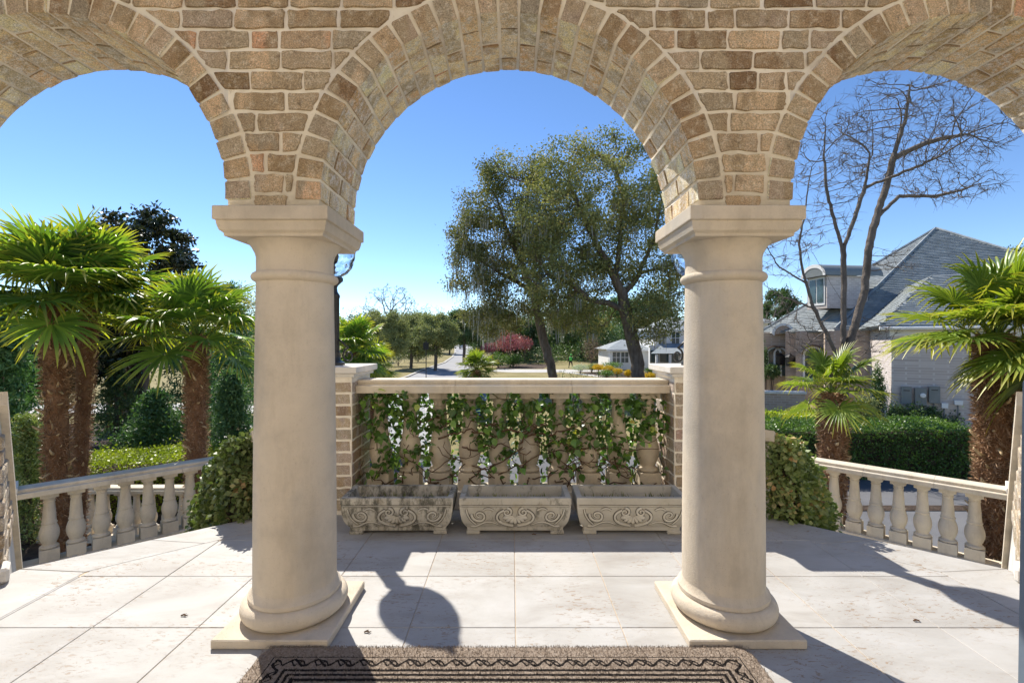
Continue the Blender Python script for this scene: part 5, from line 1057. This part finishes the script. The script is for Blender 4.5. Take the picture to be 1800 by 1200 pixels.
# electric boxes on the meter wall
def onwall(px, py, off=0.):
    a = aof(px, -9.4); q = hp(a, -9.4-off, 0); z = H-(py-CY)*q[1]/F; return np.array((q[0], q[1], z)), q[1]/F
ang = math.atan2(U[1], U[0])
for i, (px, py, w_, h_, mat, lab) in enumerate(((1592, 694, 17, 30, 'grey_metal', 'grey switch box left of the round electric meter'), (1617, 696, 19, 30, 'grey_metal', 'grey box with the round electric meter'), (1641, 693, 18, 29, 'grey_metal', 'grey switch box right of the round electric meter'), (1659, 712, 10, 8, 'white', 'small white junction box below the grey boxes'), (1683, 707, 13, 7, 'white', 'small white utility box nearest the shaggy palm'))):
    c, k = onwall(px, py); t = thing('electric_box', lab, 'meter box', c, 'electric boxes on the brick wall', ang); w_, h_ = w_*k/1.29, h_*k
    MB().cbox((-w_/2, w_/2), (-.16, 0), (-h_/2, h_/2), .012).build('case', M[mat], t); MB().cbox((-w_/2-.01, w_/2+.01), (-.175, -.161), (-h_/2-.01, h_/2+.01), .006).build('door', M[mat], t)
    if i == 1:
        me = MB().lathe([(.09, 0), (.09, .05), (.07, .06)], 20); me.v = [(x+.06, -.176-z, y+.05) for x, y, z in me.v]; me.build('meter', M['white'], t, True, 40)
    elif i < 3: MB().box(-.1, .1, -.182, -.1755, h_*.26, h_*.31).build('label_plate', M['iron'], t)
    m = MB(); m.tube([(0, -.06, -h_/2), (0, -.06, -h_/2-.25), (.12, -.06, -h_/2-.35) if i < 2 else (0, -.06, -h_/2-.35), (.3, -.06, -h_/2-.3) if i < 2 else (0, -.06, -h_/2-.8)], .022, 6); m.build('conduit', M['grey_metal'], t, True)
# low garden wall at the house
t = thing('garden_wall', 'low tan brick garden wall with pale coping before the arched windows', 'wall', (11.0, 20.5, gz(20.5)), None, R(-12))
MB().box(-3.5, 1.5, -.14, .14, 0, 1.25).build('wall_body', M['tan_brick'], t); MB().cbox((-3.56, 1.56), (-.2, .2), (1.2505, 1.36), .01).build('coping', M['cap'], t)
# ------------------------------------------------------------------ white houses beyond the oak
def gz_(Y): return gz(Y)-.1
def house(label, X0, X1, Y0, Y1, ze, zr, wins, roofmat='slate', name='white_house', wall='white', hip=1.5, over=.5):
    zb = gz_(Y0); t = thing(name, label, 'house', ((X0+X1)/2, Y0, zb), 'white houses beyond the oak'); L = np.array(t.location)
    MB().box(X0, X1, Y0, Y1, zb, ze).build('wall', M[wall], t, world=True); ym = (Y0+Y1)/2
    a, b, c, d = (X0-over, Y0-over, ze+.01), (X1+over, Y0-over, ze+.01), (X1+over, Y1+over, ze+.01), (X0-over, Y1+over, ze+.01); r1, r2 = (X0+hip*(ym-Y0)*.6, ym, zr), (X1-hip*(ym-Y0)*.6, ym, zr)
    if r1[0] > r2[0]: mx = (X0+X1)/2; r1, r2 = (mx-.05, ym, zr), (mx+.05, ym, zr)
    MB().add([a, b, c, d, r1, r2], [(0, 1, 5, 4), (1, 2, 5), (2, 3, 4, 5), (3, 0, 4), (3, 2, 1, 0)]).build('roof', M[roofmat], t, world=True)
    MB().box(X0-over, X1+over, Y0-over-.02, Y0-over+.06, ze-.2, ze).build('fascia', M['white'], t, world=True)
    for (x, z, w_, h_) in wins:
        f = MB().box(x-w_/2-.1, x+w_/2+.1, Y0-.08, Y0-.01, z-.1, z+h_+.1).build('window', M['white'], t, world=True)
        m = MB().box(x-w_/2, x+w_/2, Y0-.10, Y0-.082, z, z+h_); m.v = [tuple(np.array(p)-L) for p in m.v]; m.build('pane', M['glass'], f)
        m = MB().box(x-.03, x+.03, Y0-.115, Y0-.101, z, z+h_).box(x-w_/2, x+w_/2, Y0-.118, Y0-.1015, z+h_*.5-.03, z+h_*.5+.03); m.v = [tuple(np.array(p)-L) for p in m.v]; m.build('glazing_bar', M['white'], f)
    return t
def wx(px, Y): return (px-CX)*Y/F
def wz(py, Y): return H-(py-CY)*Y/F
Yh = 58.
house('two storey white house with blue grey roof right of the oak trunk', wx(1150, Yh), wx(1250, Yh), Yh, Yh+10, wz(580, Yh), wz(552, Yh), [(wx(1163, Yh), wz(605, Yh), .7, 1.2), (wx(1187, Yh), wz(604, Yh), .9, 1.4)])
Yp = 55.
t = thing('porch', 'white porch with dark blue sloping roof in front of the two storey white house', 'porch', (wx(1175, Yp), Yp, gz_(Yp)), 'white houses beyond the oak')
MB().add([P(1144, 621, Yp-1.5), P(1230, 621, Yp-1.5), P(1230, 604, Yp+2.9), P(1166, 603, Yp+2.9)], [(0, 1, 2, 3)]).build('roof', M['slate'], t, world=True)
MB().box(wx(1152, Yp), wx(1228, Yp), Yp+2.2, Yp+2.8, gz_(Yp), wz(607, Yp)).build('wall', M['white'], t, world=True)
for px in (1149, 1172, 1200, 1226): MB().box(wx(px, Yp)-.12, wx(px, Yp)+.12, Yp-1.3, Yp-1.06, gz_(Yp), wz(622, Yp)).build('post', M['white'], t, world=True)
for px in (1160, 1178, 1196): MB().box(wx(px, Yp)-.5, wx(px, Yp)+.5, Yp+2.1, Yp+2.19, wz(638, Yp), wz(616, Yp)).build('window', M['glass'], t, world=True)
Yg = 60.
house('low white garage wing with pale grey hip roof left of the oak trunk', wx(1072, Yg), wx(1142, Yg), Yg, Yg+8, wz(614, Yg), wz(596, Yg), [(wx(1083, Yg), wz(637, Yg), .9, 1.3), (wx(1098, Yg), wz(637, Yg), .9, 1.3)])
house('blue grey roofed house half hidden behind the slate roofed one', wx(1338, 48), wx(1350, 48), 48, 56, wz(565, 48), wz(548, 48), [], over=.4)
# ------------------------------------------------------------------ street: car, signs, worker
YC = 150.; cxx = wx(813, YC); car = thing('parked_car', 'silver grey car standing far down the street', 'car', (cxx, YC, gz(YC)+.02)); g = Gr('car_paint'); g.fin((.30, .32, .35), .25, .5, .5); M['car'] = g.m
pr = [(-2.1, .35), (-2.15, .75), (-1.6, .95), (-.9, 1.42), (.8, 1.45), (1.5, 1.0), (2.1, .85), (2.15, .4)]; n = len(pr)
MB().add([(-.85, y, z) for y, z in pr]+[(.85, y, z) for y, z in pr], [tuple(range(n))[::-1], tuple(range(n, 2*n))]+[(i, (i+1) % n, n+(i+1) % n, n+i) for i in range(n)]).build('body', M['car'], car)
MB().add([(-.7, -1.56, .99), (.7, -1.56, .99), (.62, -.95, 1.40), (-.62, -.95, 1.40)], [(0, 1, 2, 3)]).build('windscreen', M['glass'], car)
for sx in (-1, 1):
    MB().box(sx*.62-.14, sx*.62+.14, -2.18, -2.14, .62, .75).build('headlight', M['white'], car)
    for y in (-1.35, 1.35):
        m = MB().lathe([(.2, -.1), (.33, -.1), (.33, .1), (.2, .1)], 16); m.v = [(sx*.8+z, y+a, b+.33) for a, b, z in m.v]; m.build('wheel', M['iron'], car, True, 40)
def post(label, px, Y, ytop, mat, sign):
    b = ground_at(px, Y); h = wz(ytop, Y)-b[2]; t = thing('sign_post', label, 'sign', b, 'posts by the street'); MB().tube([(0, 0, 0), (0, 0, h)], .045, 8).build('post', mat, t)
    if sign: MB().cbox((-.28, .28), (-.07, -.05), (h-.75, h-.05), .01).build('sign_plate', M['iron'], t)
    MB().lathe([(.06, h), (.07, h+.04), (.01, h+.12)], 8).build('finial', mat, t)
post('dark street sign post on the lawn beside the clear trunked tree', 749, 48., 601, M['iron'], True)
g = Gr('pole_red'); g.fin((.14, .05, .06), .6, .3)
post('thin dark red pole at the corner of the side path', 866, 57., 614, g.m, False)
YW = 62.; wxx = wx(1003, YW); wk = thing('person', 'worker in bright green vest and cap walking on the path behind the lawn', 'person', (wxx, YW, gz(YW)+.013))
def skin(name, verts, edges, rad, mat, par):
    me = bpy.data.meshes.new(name); me.from_pydata(verts, edges, []); o = link(name, me, par); o.modifiers.new('s', 'SKIN'); o.modifiers.new('d', 'SUBSURF').levels = 1
    for i, r in enumerate(rad): me.skin_vertices[0].data[i].radius = (r, r)
    me.skin_vertices[0].data[0].use_root = True; me.materials.append(mat); return o
g = Gr('work_clothes'); g.fin((.02, .022, .03), .9, .1); M['cloth'] = g.m
g = Gr('green_vest'); g.fin((.12, .55, .10), .7, .2); M['vest'] = g.m
skin('body', [(0, 0, .92), (.02, 0, 1.2), (.03, 0, 1.42), (.04, 0, 1.54), (.06, 0, 1.68), (-.11, 0, .88), (-.17, 0, .48), (-.25, 0, .08), (-.17, -.05, .04), (.11, 0, .88), (.2, 0, .5), (.22, .0, .08), (.3, -.05, .04), (-.2, 0, 1.38), (-.3, -.02, 1.12), (-.26, -.2, .95), (.24, 0, 1.38), (.3, -.05, 1.12), (.2, -.25, 1.0)],
     [(0, 1), (1, 2), (2, 3), (3, 4), (0, 5), (5, 6), (6, 7), (7, 8), (0, 9), (9, 10), (10, 11), (11, 12), (2, 13), (13, 14), (14, 15), (2, 16), (16, 17), (17, 18)], [.16, .15, .16, .06, .11, .1, .075, .05, .04, .1, .075, .05, .04, .07, .05, .035, .07, .05, .035], M['cloth'], wk)
MB().lathe([(.19, .98), (.20, 1.15), (.23, 1.35), (.20, 1.46), (.09, 1.50)], 14, (.02, 0, 0)).build('vest', M['vest'], wk, True)
MB().lathe([(.155, 1.69), (.13, 1.74), (.13, 1.79), (.08, 1.86), (.01, 1.88)], 14, (.06, 0, 0)).build('cap', M['vest'], wk, True)
# ------------------------------------------------------------------ tall planter by the house door, its edge just in view
t = thing('tall_planter', 'blue grey edge of a tall tapered planter on the terrace at the house side', 'planter', (.969+.17, .73, .002))
g = Gr('planter_glaze'); p_ = g.pos(); c = g.ramp(g.noise(p_, 4, 4), [(.3, (.13, .165, .21)), (.7, (.19, .235, .285))]); g.fin(c, .45, .4)
MB().sq([(.15, 0), (.176, .004), (.168, 1.12), (.158, 1.16), (.14, 1.16), (.135, 1.08)]).build('body', g.m, t); MB().sq([(.133, 1.0), (.134, 1.075)]).build('soil', M['soil'], t)
q = rng.uniform((-.1, -.1, 0), (.1, .1, .02), (160, 3))+np.array((.969+.21, .70, 1.082)); foliage('leaves', q, .05, M['l_hedge'], t, .4, .3, 777, dirbias=(.4, 0, 0))
